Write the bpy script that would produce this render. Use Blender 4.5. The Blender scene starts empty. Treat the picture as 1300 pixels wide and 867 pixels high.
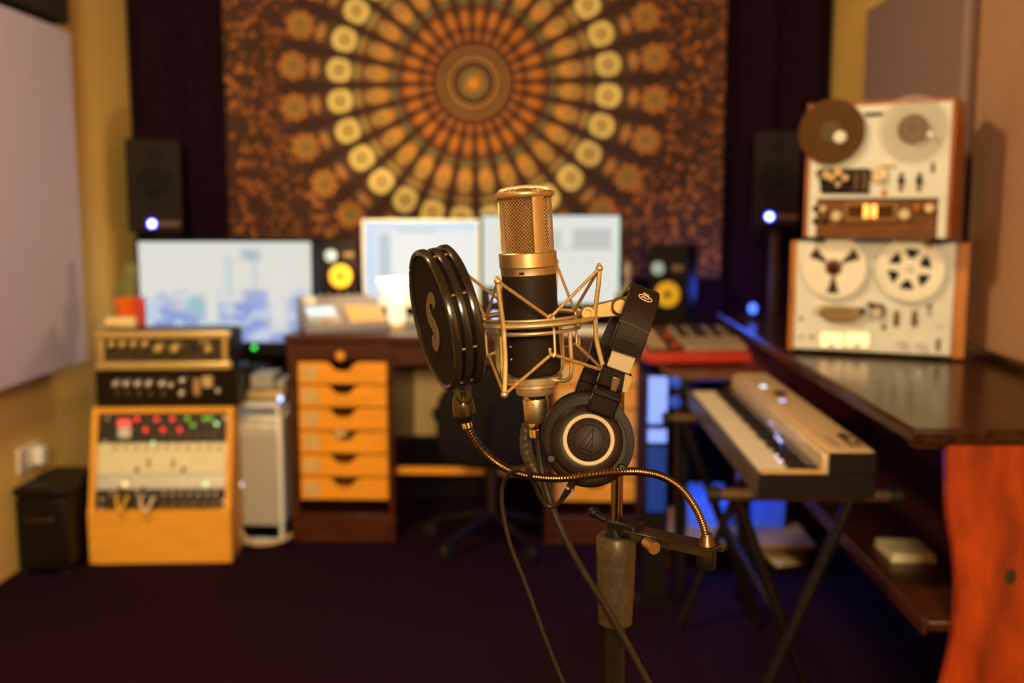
import bpy, bmesh, math, random
from mathutils import Vector, Matrix
random.seed(7)
S = bpy.context.scene
COL = S.collection
PI = math.pi
# ------------------------------------------------------------------ camera
F = 1300.0
CX, CY = 650.0, 433.5
TH = math.atan(168/F)
PSI = math.atan(35*math.cos(TH)/F)
C = Vector((0, 0, 1.24))
R3 = (Matrix.Rotation(PSI, 3, 'Z') @ Matrix.Rotation(PI/2-TH, 3, 'X'))
cd = bpy.data.cameras.new('camera'); cam = bpy.data.objects.new('camera', cd); COL.objects.link(cam)
cam.location = C; cam.rotation_euler = R3.to_euler()
cd.sensor_width = 36; cd.lens = 36; cd.clip_start = .02
cd.dof.use_dof = True; cd.dof.focus_distance = .975; cd.dof.aperture_fstop = 3.4
S.camera = cam
def ray(x, y): return R3 @ Vector(((x-CX)/F, -(y-CY)/F, -1))
def P(x, y, Y): d = ray(x, y); return C + d*(Y/d.y)
def PX(x, y, X): d = ray(x, y); return C + d*(X/d.x)
def PZ(x, y, Z): d = ray(x, y); return C + d*((Z-C.z)/d.z)
def PP(x, y, M):
    """pixel -> local point where the ray meets the local y=0 plane of M"""
    Mi = M.inverted(); o = Mi @ C; d = Mi.to_3x3() @ ray(x, y)
    return o + d*(-o.y/d.y)
# ------------------------------------------------------------------ materials
MATS = {}
NEUTRAL = {'gold_wire_mesh', 'cream_faceplate', 'pale_blue_tweeter', 'off_white_plastic', 'brushed_aluminium', 'white_reel_plastic', 'grey_acoustic_fabric', 'dark_carpet', 'black_curtain_cloth', 'cream_module_panel', 'silver_module_panel', 'bay_aluminium', 'perforated_aluminium', 'grey_lilac_shell', 'blue_lit_bin_plastic', 'turned_aluminium_knob', 'ivory_keys', 'warm_key', 'pale_label_wood', 'champagne_metal', 'satin_nickel_rod'}
def nodes(name):
    m = bpy.data.materials.new(name); m.use_nodes = True
    nt = m.node_tree; return m, nt, nt.nodes['Principled BSDF']
def mat(name, col, rough=.5, metal=0, var=.12, scale=30, stretch=(1,1,1), bump=0, coat=0, spec=.3):
    if name in MATS: return MATS[name]
    m, nt, b = nodes(name)
    tc = nt.nodes.new('ShaderNodeTexCoord'); mp = nt.nodes.new('ShaderNodeMapping')
    mp.inputs['Scale'].default_value = [scale*s for s in stretch]
    nz = nt.nodes.new('ShaderNodeTexNoise'); nz.inputs['Scale'].default_value = 1; nz.inputs['Detail'].default_value = 4
    rp = nt.nodes.new('ShaderNodeValToRGB')
    c = list(col)
    if name not in NEUTRAL: c = [c[0], c[1]*.84, c[2]*.62]
    rp.color_ramp.elements[0].position = .3; rp.color_ramp.elements[1].position = .7
    rp.color_ramp.elements[0].color = [v*(1-var) for v in c]+[1]
    rp.color_ramp.elements[1].color = [min(1, v*(1+var)) for v in c]+[1]
    L = nt.links.new
    L(tc.outputs['Object'], mp.inputs[0]); L(mp.outputs[0], nz.inputs['Vector']); L(nz.outputs['Fac'], rp.inputs[0]); L(rp.outputs[0], b.inputs['Base Color'])
    b.inputs['Roughness'].default_value = rough; b.inputs['Metallic'].default_value = metal
    b.inputs['Coat Weight'].default_value = coat; b.inputs['Specular IOR Level'].default_value = spec
    if bump:
        bp = nt.nodes.new('ShaderNodeBump'); bp.inputs['Strength'].default_value = bump; bp.inputs['Distance'].default_value = .002
        L(nz.outputs['Fac'], bp.inputs['Height']); L(bp.outputs[0], b.inputs['Normal'])
    MATS[name] = m; return m
def glow(name, col, power):
    if name in MATS: return MATS[name]
    m, nt, b = nodes(name)
    b.inputs['Base Color'].default_value = (*[min(1, c*.5) for c in col], 1); b.inputs['Emission Color'].default_value = (*col, 1)
    b.inputs['Emission Strength'].default_value = power; b.inputs['Roughness'].default_value = .3
    MATS[name] = m; return m
class E:
    """tiny expression builder over shader math nodes"""
    nt = None
    def __init__(s, k): s.k = k
    @staticmethod
    def op(o, *a):
        n = E.nt.nodes.new('ShaderNodeMath'); n.operation = o
        for i, v in enumerate(a):
            v = v.k if isinstance(v, E) else v
            if isinstance(v, (int, float)): n.inputs[i].default_value = v
            else: E.nt.links.new(v, n.inputs[i])
        return E(n.outputs[0])
    def __add__(s, o): return E.op('ADD', s, o)
    __radd__ = __add__
    def __sub__(s, o): return E.op('SUBTRACT', s, o)
    def __rsub__(s, o): return E.op('SUBTRACT', o, s)
    def __mul__(s, o): return E.op('MULTIPLY', s, o)
    __rmul__ = __mul__
    def __truediv__(s, o): return E.op('DIVIDE', s, o)
def mx(*a): 
    r = a[0]
    for b in a[1:]: r = E.op('MAXIMUM', r, b)
    return r
def mn(a, b): return E.op('MINIMUM', a, b)
def ab(a): return E.op('ABSOLUTE', a)
def sq(a): return E.op('SQRT', a)
def step(e, w):          # 1 where e<0, soft over w
    n = E.op('MULTIPLY_ADD', e, -1.0/w, .5); n.k.node.use_clamp = True; return n
def rect(x, y, x0, x1, y0, y1, w=.01):
    return step(mx(ab(x-(x0+x1)/2)-(x1-x0)/2, ab(y-(y0+y1)/2)-(y1-y0)/2), w)
def mixc(fac, a, b):
    n = E.nt.nodes.new('ShaderNodeMix'); n.data_type = 'RGBA'
    E.nt.links.new(fac.k, n.inputs[0])
    for i, v in ((6, a), (7, b)):
        if isinstance(v, tuple): n.inputs[i].default_value = (*v, 1)
        else: E.nt.links.new(v, n.inputs[i])
    return n.outputs[2]
def coords(kind='Object'):
    tc = E.nt.nodes.new('ShaderNodeTexCoord'); sp = E.nt.nodes.new('ShaderNodeSeparateXYZ')
    E.nt.links.new(tc.outputs[kind], sp.inputs[0]); return [E(o) for o in sp.outputs]+[tc.outputs[kind]]
def noise(vec, scale, detail=2, loc=None):
    n = E.nt.nodes.new('ShaderNodeTexNoise'); n.inputs['Scale'].default_value = scale; n.inputs['Detail'].default_value = detail
    if loc:
        mp = E.nt.nodes.new('ShaderNodeMapping'); mp.inputs['Location'].default_value = loc; E.nt.links.new(vec, mp.inputs[0]); vec = mp.outputs[0]
    E.nt.links.new(vec, n.inputs['Vector']); return E(n.outputs['Fac'])
# ------------------------------------------------------------------ mesh builder
def sm(pts, n=8, closed=False):
    """Catmull-Rom through pts"""
    pts = [Vector(p) for p in pts]; out = []; N = len(pts)
    for i in range(N if closed else N-1):
        if closed: a, b, c, d = pts[i-1], pts[i], pts[(i+1) % N], pts[(i+2) % N]
        else: a, b, c, d = pts[max(i-1, 0)], pts[i], pts[i+1], pts[min(i+2, N-1)]
        for k in range(n):
            t = k/n
            out.append(.5*((2*b)+(c-a)*t+(2*a-5*b+4*c-d)*t*t+(3*b-a-3*c+d)*t**3))
    if not closed: out.append(pts[-1])
    return out
def axis_m(o, d, up=Vector((0, 0, 1))):
    """matrix with local z along d at o"""
    d = Vector(d).normalized()
    if abs(d.dot(up)) > .98: up = Vector((0, 1, 0))
    x = up.cross(d).normalized(); y = d.cross(x)
    return Matrix(((x.x, y.x, d.x, o[0]), (x.y, y.y, d.y, o[1]), (x.z, y.z, d.z, o[2]), (0, 0, 0, 1)))
def TR(x, y, z, rz=0): return Matrix.Translation((x, y, z)) @ Matrix.Rotation(rz, 4, 'Z')
WM = {}
class MB:
    def __init__(s): s.b = bmesh.new()
    def box(s, c, d, m=None):
        hx, hy, hz = d[0]/2, d[1]/2, d[2]/2
        vs = []
        for z in (-hz, hz):
            for x, y in ((-hx, -hy), (hx, -hy), (hx, hy), (-hx, hy)):
                v = Vector((c[0]+x, c[1]+y, c[2]+z)); vs.append(s.b.verts.new(m @ v if m else v))
        for f in ((3, 2, 1, 0), (4, 5, 6, 7), (0, 1, 5, 4), (1, 2, 6, 5), (2, 3, 7, 6), (3, 0, 4, 7)): s.b.faces.new([vs[i] for i in f])
        return s
    def mm(s, x0, x1, y0, y1, z0, z1, m=None): return s.box(((x0+x1)/2, (y0+y1)/2, (z0+z1)/2), (x1-x0, y1-y0, z1-z0), m)
    def rings(s, rs, closed=False, caps=True):
        vr = [[s.b.verts.new(v) for v in r] for r in rs]; n = len(vr[0])
        for i in range(len(vr) if closed else len(vr)-1):
            a, b = vr[i], vr[(i+1) % len(vr)]
            for k in range(n): s.b.faces.new((a[k], a[(k+1) % n], b[(k+1) % n], b[k]))
        if caps and not closed:
            s.b.faces.new(vr[0][::-1]); s.b.faces.new(vr[-1])
        return s
    def sweep(s, pts, prof, closed=False, widths=None, scale=None):
        """prof: list of (a,b); frame parallel-transported, or fixed width axis 'widths'"""
        N = len(pts); rs = []; prev = None
        for i, p in enumerate(pts):
            if closed: t = (pts[(i+1) % N]-pts[i-1])
            else: t = pts[min(i+1, N-1)]-pts[max(i-1, 0)]
            t = t.normalized()
            if widths is not None: u = (widths-t*widths.dot(t)).normalized()
            elif prev is None:
                u = Vector((0, 0, 1)) if abs(t.z) < .9 else Vector((0, 1, 0))
                u = (u-t*u.dot(t)).normalized()
            else: u = (prev-t*prev.dot(t)).normalized()
            prev = u; v = t.cross(u); k = scale[i] if scale else 1
            rs.append([p+(u*a+v*b)*k for a, b in prof])
        return s.rings(rs, closed)
    def tube(s, pts, r, seg=10, closed=False, scale=None):
        return s.sweep([Vector(p) for p in pts], [(r*math.cos(2*PI*k/seg), r*math.sin(2*PI*k/seg)) for k in range(seg)], closed, None, scale)
    def rod(s, a, b, r, r2=None, seg=14):
        a, b = Vector(a), Vector(b); m = axis_m(a, b-a); L = (b-a).length
        return s.lathe([(r, 0), (r if r2 is None else r2, L)], m, seg)
    def lathe(s, prof, m=None, seg=32, a0=0, a1=2*PI):
        full = abs(a1-a0-2*PI) < 1e-6; n = seg if full else seg+1
        rows = []
        for r, h in prof:
            if r < 1e-7: v = Vector((0, 0, h)); rows.append([s.b.verts.new(m @ v if m else v)]); continue
            row = []
            for k in range(n):
                a = a0+(a1-a0)*k/seg; v = Vector((r*math.cos(a), r*math.sin(a), h)); row.append(s.b.verts.new(m @ v if m else v))
            rows.append(row)
        for a, b in zip(rows, rows[1:]):
            for k in range(seg):
                k2 = (k+1) % n
                if len(a) == 1 and len(b) == 1: continue
                if len(a) == 1: s.b.faces.new((a[0], b[k2], b[k]))
                elif len(b) == 1: s.b.faces.new((a[k], a[k2], b[0]))
                else: s.b.faces.new((a[k], a[k2], b[k2], b[k]))
        if full:
            if len(rows[0]) > 1: s.b.faces.new(rows[0][::-1])
            if len(rows[-1]) > 1: s.b.faces.new(rows[-1])
        return s
    def ball(s, c, r, m=None, seg=12, sc=(1, 1, 1)):
        mm_ = Matrix.Translation(c) @ Matrix.Diagonal((*sc, 1))
        if m: mm_ = m @ mm_
        n = seg//2; return s.lathe([(r*math.sin(PI*i/n), -r*math.cos(PI*i/n)) for i in range(n+1)], mm_, seg)
    def torus(s, R, r, m, seg=40, k=10, a0=0, a1=2*PI):
        full = abs(a1-a0-2*PI) < 1e-6
        pts = [m @ Vector((R*math.cos(a0+(a1-a0)*i/seg), R*math.sin(a0+(a1-a0)*i/seg), 0)) for i in range(seg if full else seg+1)]
        return s.tube(pts, r, k, full)
    def prism(s, poly, y0, y1, m=None):
        """poly (x,z) extruded along y"""
        a = [Vector((x, y0, z)) for x, z in poly]; b = [Vector((x, y1, z)) for x, z in poly]
        if m: a = [m @ v for v in a]; b = [m @ v for v in b]
        return s.rings([a, b])
    def build(s, name, material, parent=None, local=True, bevel=0, smooth=True, seg=2, angle=35):
        me = bpy.data.meshes.new(name)
        bmesh.ops.recalc_face_normals(s.b, faces=s.b.faces)
        s.b.to_mesh(me); s.b.free()
        if parent is not None and not local: me.transform(WM[parent.name].inverted())
        me.materials.append(material)
        if smooth:
            for p in me.polygons: p.use_smooth = True
            me.set_sharp_from_angle(angle=math.radians(angle))
        o = bpy.data.objects.new(name, me); COL.objects.link(o)
        if parent is not None: o.parent = parent; WM[o.name] = WM[parent.name]
        else: WM[o.name] = Matrix.Identity(4)
        if bevel:
            md = o.modifiers.new('bevel', 'BEVEL'); md.width = bevel; md.segments = seg; md.limit_method = 'ANGLE'; md.angle_limit = math.radians(40)
        return o
def thing(name, label, cat, M=None, group=None):
    o = bpy.data.objects.new(name, None); COL.objects.link(o); o.empty_display_size = .05
    M = M if M is not None else Matrix.Identity(4)
    if isinstance(M, Vector): M = Matrix.Translation(M)
    o.matrix_world = M; WM[o.name] = M.copy()
    o['label'] = label; o['category'] = cat
    if group: o['group'] = group
    return o
def tag(o, label, cat, group=None, kind=None):
    o['label'] = label; o['category'] = cat
    if group: o['group'] = group
    if kind: o['kind'] = kind
    return o
def struct(o): o['kind'] = 'structure'; return o
def lab(o, t): o['label'] = t; return o
def dup(root, M, label, group=None):
    r = root.copy(); COL.objects.link(r); r.matrix_world = M; WM[r.name] = M.copy(); r['label'] = label
    if group: r['group'] = group
    for ch in list(root.children):
        c = ch.copy(); COL.objects.link(c); c.parent = r
        for g in list(ch.children):
            d = g.copy(); COL.objects.link(d); d.parent = c
    return r
RXF = Matrix.Rotation(PI/2, 4, 'X')          # local z -> -y (towards the viewer of a front panel)
def fwd(x, z, y=0): return Matrix.Translation((x, y, z)) @ RXF
# ------------------------------------------------------------------ shared materials
GOLD = mat('champagne_metal', (.56, .385, .195), .40, .9, .06, 300)
ROD = mat('satin_nickel_rod', (.80, .62, .32), .36, .85, .06, 200)
CHROME = mat('chrome', (.85, .8, .72), .14, 1, .04, 100)
BRUSH = mat('knurled_steel', (.75, .68, .56), .38, 1, .15, 900)
BODY = mat('dark_grey_lacquer', (.018, .0125, .0095), .55, 0, .1, 400, bump=.08, spec=.18)
BLACK = mat('black_plastic', (.008, .005, .0055), .45, 0, .2, 60, spec=.2)
SPK = mat('speaker_black_vinyl', (.006, .0032, .0035), .6, 0, .2, 60, spec=.12)
BLACKG = mat('glossy_black_plastic', (.009, .007, .006), .2, 0, .2, 40)
CLOTH = mat('black_mesh_cloth', (.014, .0078, .007), .9, 0, .5, 900, bump=.25, spec=.1)
LEATH = mat('black_leatherette', (.019, .0118, .0095), .55, 0, .25, 350, bump=.2, spec=.16)
RUB = mat('black_rubber', (.014, .010, .008), .55, 0, .2, 120)
ZINC = mat('satin_zinc_plate', (.60, .52, .40), .42, .75, .05, 200)
GUN = mat('gunmetal', (.15, .12, .10), .36, 1, .2, 120)
WHT = mat('off_white_plastic', (.78, .74, .66), .4, 0, .04, 40)
CREAM = mat('cream_faceplate', (.69, .68, .62), .42, .0, .06, 14)
ALU = mat('brushed_aluminium', (.86, .84, .74), .42, .12, .06, 60, (1, 1, 10))
KNOBM = mat('turned_aluminium_knob', (.75, .70, .58), .3, .8, .05, 80)
DW = mat('dark_walnut', (.065, .018, .007), .35, 0, .45, 5, (1, 1, 9), coat=.15)
DWH = mat('dark_walnut_lengthwise', (.065, .018, .007), .35, 0, .45, 5, (2, 9, 9), coat=.15)
TOPW = mat('polished_dark_top', (.040, .016, .009), .19, 0, .5, 6, (9, 1, 9), spec=.10)
ORANGE = mat('honey_oak', (.88, .40, .030), .42, 0, .14, 6, (1, 5, 12))
PINE = mat('pale_pine_case', (.84, .44, .055), .5, 0, .10, 6, (1, 4, 10))
WAL = mat('oiled_walnut', (.36, .13, .035), .4, 0, .3, 8, (5, 5, 1))
REDW = mat('red_mahogany', (.36, .050, .008), .38, 0, .4, 5, (5, 5, 1.6), coat=.3)
PANELF = mat('grey_acoustic_fabric', (.50, .43, .56), .95, 0, .08, 90, bump=.2)
# ================================================================== THE ROOM
XL, XR, YB, YF, ZC = -1.80, 1.25, 4.62, -3.0, 2.65
WALLC = mat('cream_wall_paint', (.80, .61, .22), .8, 0, .05, 2.5)
CARP = mat('dark_carpet', (.0165, .0046, .0105), .95, 0, .5, 160, bump=.4, spec=.04)
CEIL = mat('ceiling_paint', (.26, .16, .19), .9, 0, .05, 3)
struct(MB().mm(XL-.12, XR+.12, YF-.1, YB+.12, -.1, 0).build('floor', CARP))
struct(MB().mm(XL-.12, XR+.12, YF-.1, YB+.12, ZC, ZC+.1).build('ceiling', CEIL))
struct(MB().mm(XL-.12, XL, YF, YB, 0, ZC).build('wall_left', WALLC))
struct(MB().mm(XR, XR+.12, YF, YB, 0, ZC).build('wall_right', WALLC))
struct(MB().mm(XL-.12, XR+.12, YB, YB+.12, 0, ZC).build('wall_back', WALLC))
DKW = mat('brown_wall_paint', (.06, .035, .025), .9, 0, .05, 3)
struct(MB().mm(XL-.12, XR+.12, YF-.1, YF, 0, ZC).build('wall_front', DKW))
# acoustic panels
def apanel(xw, side, y0, y1, z0, z1, t, label, m=PANELF):
    o = thing('acoustic_panel', label, 'acoustic panel', Vector((xw, y0, z0)))
    xa, xb = (xw, xw+t) if side > 0 else (xw-t, xw)
    MB().mm(xa, xb, y0, y1, z0, z1).build('fabric_panel', m, o, False, bevel=.008)
    fr = mat('panel_edge_wood', (.26, .14, .07), .6, 0, .2, 9)
    xm = (xw, xw+.012) if side > 0 else (xw-.012, xw)
    b = MB(); e = .006
    b.mm(*xm, y0-e, y1+e, z0-e, z0); b.mm(*xm, y0-e, y1+e, z1, z1+e); b.mm(*xm, y0-e, y0, z0, z1); b.mm(*xm, y1, y1+e, z0, z1)
    b.build('back_frame', fr, o, False)
    return o
DARKP = mat('dark_panel_fabric', (.022, .012, .010), .95, 0, .2, 90)
apanel(XL, 1, 2.45, 3.80, .665, 1.885, .09, 'big grey fabric panel on the wall above the white power outlet')
apanel(XL, 1, 2.45, 3.80, 1.905, 2.60, .09, 'dark panel high on the wall just above the big grey panel', DARKP)
apanel(XR, -1, 3.02, 3.93, .95, 1.965, .05, 'grey panel with a visible far edge behind the upper tape recorder', mat('dimmed_acoustic_fabric', (.26, .20, .235), .95, 0, .08, 90, bump=.2))  # grey fabric darkened to stand for the weaker light on this wall
apanel(XR, -1, 1.75, 2.92, .86, 2.25, .05, 'brown panel on the wall beside the stacked tape recorders', mat('brown_acoustic_fabric', (.44, .29, .22), .95, 0, .08, 90, bump=.2))
# curtain with folds
CURT = mat('black_curtain_cloth', (.0150, .0042, .0092), .95, 0, .3, 40, spec=.04)
b = MB(); n = 150; ra, rb_ = [], []
for i in range(n+1):
    x = XL+.012+(XR-XL-.024)*i/n; y = 4.50+.018*math.sin(x*31)+.009*math.sin(x*67+1)
    ra.append((x, y))
top = [Vector((x, y, 2.6)) for x, y in ra]; bot = [Vector((x, y+.0, .02)) for x, y in ra]
top2 = [Vector((x, y+.006, 2.6)) for x, y in ra[::-1]]; bot2 = [Vector((x, y+.006, .02)) for x, y in ra[::-1]]
b.rings([top+top2, bot+bot2])
tag(b.build('curtain', CURT), 'black pleated curtain covering the back wall behind the mandala tapestry', 'curtain')
# ------------------------------------------------------------------ tapestry
TY = 4.44
tl, tb = P(287, 150, TY), P(600, 352, TY); trr = P(919, 150, TY); tc_ = P(601, 105, TY)
PXM = (P(701, 105, TY).x-tc_.x)/100
m, nt, bs = nodes('mandala_print'); E.nt = nt
x, y, z, vec = coords('Object')
x = x/PXM; z = z/PXM
r = sq(x*x+z*z); ang = E.op('ARCTAN2', z, x)
NW = 28
t = E.op('FRACT', ang*(NW/(2*PI))+100.5+.42)-.5
lat = t*(2*PI/NW)*r; wn = ab(t)*2
def disc(r0, rad, w=2.0, asp=1.0): 
    dr = (r-r0)/asp; return step(sq(dr*dr+lat*lat)-rad, w)
nz = noise(vec, 9, 3); nf = noise(vec, 60, 2)
dark = (.028, .010, .009)
colr = mixc(step(.5-nf, .3), dark, (.05, .018, .010))
# outer floral field
vo = nt.nodes.new('ShaderNodeTexVoronoi'); vo.inputs['Scale'].default_value = 1/(PXM*8.5)
nt.links.new(vec, vo.inputs['Vector'])
vd = E(vo.outputs['Distance']); sep = nt.nodes.new('ShaderNodeSeparateColor'); nt.links.new(vo.outputs['Color'], sep.inputs[0]); rnd = E(sep.outputs[0]); rnd2 = E(sep.outputs[1])
flo = step(vd-.42, .22)*step(.18-rnd, .05)
fcol = mixc(rnd2, (.36, .14, .026), (.15, .048, .018))
field = step(236-r, 12)
colr = mixc(flo*field*.9, colr, fcol)
inner = step(r-250, 4)
colr = mixc(step(r-196, 6)*.85, colr, (.06, .022, .012))
# band colours inside a wedge
def band(a, b_, col, w=2, k=1.0):
    global colr
    colr = mixc(step(mx(a-r, r-b_), w)*step(wn-.62, .3)*k, colr, col)
def spot(r0, rad, col, w=2, asp=1.0, k=1.0):
    global colr
    colr = mixc(disc(r0, rad, w, asp)*k, colr, col)
band(46, 98, (.10, .030, .009)); spot(58, 3.4, (.30, .12, .03), 2, 1.8); spot(80, 5.8, (.36, .145, .026), 2, 1.9)
band(98, 106, (.12, .13, .075)); band(106, 146, (.12, .055, .02)); spot(124, 9.5, (.42, .24, .06), 3, 1.7); spot(132, 7, (.22, .20, .10), 2, 1.2); spot(132, 3.6, (.42, .19, .045))
band(146, 151, (.34, .27, .11)); band(151, 157, (.09, .09, .05)); band(157, 191, (.06, .05, .026))
spot(172, 17, (.20, .17, .07)); spot(172, 15.5, (.64, .60, .29)); spot(172, 9.5, (.28, .24, .10)); spot(172, 7, (.52, .47, .22)); spot(172, 3.4, (.16, .10, .035))
band(194, 214, (.055, .032, .02)); spot(204, 12, (.26, .12, .045), 3, .55); spot(204, 6.5, (.34, .21, .09), 3, .5)
pet = 17.0+2.0*E.op('COSINE', E.op('ARCTAN2', lat, r-231)*8)
dr_ = r-231
colr = mixc(step(sq(dr_*dr_+lat*lat)-pet, 2.5), colr, (.32, .135, .026))
spot(231, 11.5, (.19, .15, .065)); spot(231, 8, (.27, .165, .05)); spot(231, 4, (.13, .08, .03))
# dark spokes
colr = mixc(step(.74-wn, .2)*step(r-248, 8)*step(44-r, 3)*.93, colr, dark)
# hub
colr = mixc(step(r-45, 2), colr, (.032, .013, .007))
for ra_ in (43, 34, 29): colr = mixc(step(ab(r-ra_)-1.2, 1.2), colr, (.34, .20, .07))
t2 = ab(E.op('FRACT', ang*(36/(2*PI))+100)-.5)*2
colr = mixc(step(t2-.28, .3)*step(mx(22-r, r-41), 2)*.55, colr, (.24, .12, .04))
colr = mixc(step(r-21, 2), colr, (.045, .024, .014)); colr = mixc(step(ab(r-15)-3, 2)*step(t2-.6, .3), colr, (.30, .24, .12))
colr = mixc(step(r-9, 5), colr, (.50, .25, .05))
bump = .72+nz*.55
hs = nt.nodes.new('ShaderNodeMix'); hs.data_type = 'RGBA'; hs.blend_type = 'MULTIPLY'; hs.inputs[0].default_value = 1
nt.links.new(colr, hs.inputs[6]); cc = nt.nodes.new('ShaderNodeCombineColor')
for i, k_ in enumerate((1.25, 1.02, .70)): nt.links.new((bump*k_).k, cc.inputs[i])
nt.links.new(cc.outputs[0], hs.inputs[7]); nt.links.new(hs.outputs[2], bs.inputs['Base Color']); bs.inputs['Roughness'].default_value = .9
o = thing('tapestry', 'large round mandala wall tapestry hanging on the black curtain', 'tapestry', tc_)
b = MB(); n = 60; fr_, bk_ = [], []
for i in range(n+1):
    x_ = tl.x+(trr.x-tl.x)*i/n; y_ = TY+.006*math.sin(i*.7)
    fr_.append((x_, y_))
def edge(z): return [Vector((a, c, z)) for a, c in fr_]+[Vector((a, c+.004, z)) for a, c in fr_[::-1]]
b.rings([edge(2.42), edge(1.6), edge(tb.z)])
b.build('printed_cloth', m, o, False)
b = MB(); b.tube([Vector((a, c+.002, tb.z)) for a, c in fr_], .005, 6); b.build('hem', mat('brown_hem', (.05, .02, .015), .9), o, False)
# ------------------------------------------------------------------ floor case, outlet by the left wall
o = thing('equipment_case', 'dark equipment case on the carpet against the left wall', 'case', Vector((-1.62, 3.35, 0)))
MB().mm(-1.775, -1.60, 3.32, 3.62, .02, .27).build('body', BLACK, o, False, bevel=.01)
MB().mm(-1.78, -1.595, 3.315, 3.625, .274, .305).build('lid', BLACK, o, False, bevel=.01)
MB().tube(sm([(-1.72, 3.322, .21), (-1.72, 3.30, .20), (-1.64, 3.30, .20), (-1.64, 3.322, .21)], 4), .006, 8).build('handle', GUN, o, False)
for xx in (-1.76, -1.615): MB().mm(xx-.012, xx+.012, 3.335, 3.365, 0, .02).build('foot', RUB, o, False)
op = PX(32, 582, XL)
o = thing('power_outlet', 'white double power outlet on the left wall above the dark case', 'power outlet', op)
MB().mm(XL, XL+.008, op.y-.06, op.y+.10, op.z-.045, op.z+.045).build('plate', WHT, o, False, bevel=.003)
for dy in (-.035, .04): MB().mm(XL+.008, XL+.012, op.y+dy-.022, op.y+dy+.022, op.z-.035, op.z+.035).build('socket', mat('ivory_socket', (.6, .55, .45), .4), o, False, bevel=.002)
o2 = tag(MB().mm(XL+.0125, XL+.05, op.y+.02, op.y+.065, op.z-.03, op.z+.035).build('power_plug', WHT, bevel=.006), 'white plug block pushed into the wall outlet', 'plug')
# ------------------------------------------------------------------ central pedestal desk
DY0, DY1 = 3.70, 4.26
dl, dr2 = P(364, 430, DY0), P(818, 430, DY0)
kl, kr = P(500, 560, DY0).x, P(692, 560, DY0).x
ztop = P(430, 425, DY0).z
o = thing('pedestal_desk', 'dark wooden desk with honey coloured drawer stacks under the monitors', 'desk', Vector(((dl.x+dr2.x)/2, DY0, 0)))
MB().mm(dl.x-.01, dr2.x+.01, DY0-.02, DY1, ztop-.025, ztop).build('desktop', DWH, o, False, bevel=.006)
zr = P(430, 458, DY0).z
MB().mm(kl, kr, DY0+.02, DY0+.04, zr-.02, ztop-.025).build('apron', DWH, o, False, bevel=.003)
for nm, a, c in (('pedestal', dl.x, kl), ('pedestal', kr, dr2.x)):
    t_ = .034
    b = MB()
    b.mm(a, a+t_, DY0, DY1, 0, ztop-.025); b.mm(c-t_*.6, c, DY0, DY1, 0, ztop-.025); b.mm(a+t_, c-t_*.6, DY1-.015, DY1, .02, ztop-.025)
    b.mm(a+t_, c-t_*.6, DY0, DY0+.02, 0, P(430, 653, DY0).z); b.mm(a+t_, c-t_*.6, DY0, DY0+.02, zr, ztop-.025)
    b.mm(a+t_, c-t_*.6, DY0+.02, DY1-.015, .08, .10)
    pd = b.build('pedestal', DW, o, False, bevel=.003)
    km = Matrix.Translation(((a+c)/2+.005, DY0, P(430, 451, DY0).z)) @ RXF
    MB().lathe([(.012, 0), (.012, .006), (.018, .012), (.016, .02), (0, .022)], km, 20).build('knob', ORANGE, pd, False)
    x0, x1 = a+t_+.004, c-t_*.6-.004
    for k in range(6):
        zt, zb = P(430, 460+29.4*k, DY0).z, P(430, 460+29.4*k+27.0, DY0).z
        xm_ = (x0+x1)/2; h = zt-zb; w2 = .062
        poly = [(x0, zb), (x1, zb), (x1, zt)]+[(xm_+w2, zt), (xm_+w2*.72, zt-h*.10), (xm_+w2*.45, zt-h*.38), (xm_, zt-h*.46), (xm_-w2*.45, zt-h*.38), (xm_-w2*.72, zt-h*.10), (xm_-w2, zt)]+[(x0, zt)]
        b = MB(); b.prism(poly, DY0+.004, DY0+.018)
        b.mm(x0, x0+.008, DY0+.018, DY1-.03, zb, zt-.03); b.mm(x1-.008, x1, DY0+.018, DY1-.03, zb, zt-.03); b.mm(x0+.008, x1-.008, DY0+.018, DY1-.03, zb, zb+.006)
        d_ = b.build('drawer', ORANGE, o, False, smooth=False)
        MB().mm(x0+.012, x0+.07, DY0+.001, DY0+.004, zb+.012, zt-.012).build('label_plate', mat('pale_label_wood', (.66, .40, .13), .5), d_, False)
    if a < -.5:
        hb = P(432, 549, DY0)
        MB().ball((hb.x-.01, DY0+.05, hb.z-.01), .03, sc=(1.2, 1, .9)).build('drawer_contents', mat('pale_paper', (.7, .62, .38), .8), o, False)
fz = P(600, 604, DY0).z
MB().mm(kl, kr, DY0+.06, DY0+.09, fz-.013, fz+.013).build('footrest_rail', ORANGE, o, False, bevel=.004)
bp = P(563, 512, 4.36)
a_, c_ = P(525, 512, 4.36), P(602, 512, 4.36)
o = tag(MB().mm(a_.x, c_.x, 4.355, 4.37, P(563, 553, 4.36).z, P(563, 468, 4.36).z).build('plywood_board', mat('pale_plywood', (.95, .74, .40), .6, 0, .1, 6, (6, 1, 1)), bevel=.004), 'pale plywood board standing upright behind the desk kneehole', 'board')
bz = P(563, 553, 4.36).z
o = thing('storage_crate', 'low black crate behind the desk kneehole with the plywood board standing on it', 'crate', Vector(((a_.x+c_.x)/2, 4.29, 0)))
MB().mm(a_.x-.12, c_.x+.12, 4.29, 4.44, 0, bz-.02).build('crate_body', SPK, o, False, bevel=.004)
MB().mm(a_.x-.125, c_.x+.125, 4.285, 4.445, bz-.02, bz).build('lid', SPK, o, False, bevel=.004)
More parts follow.
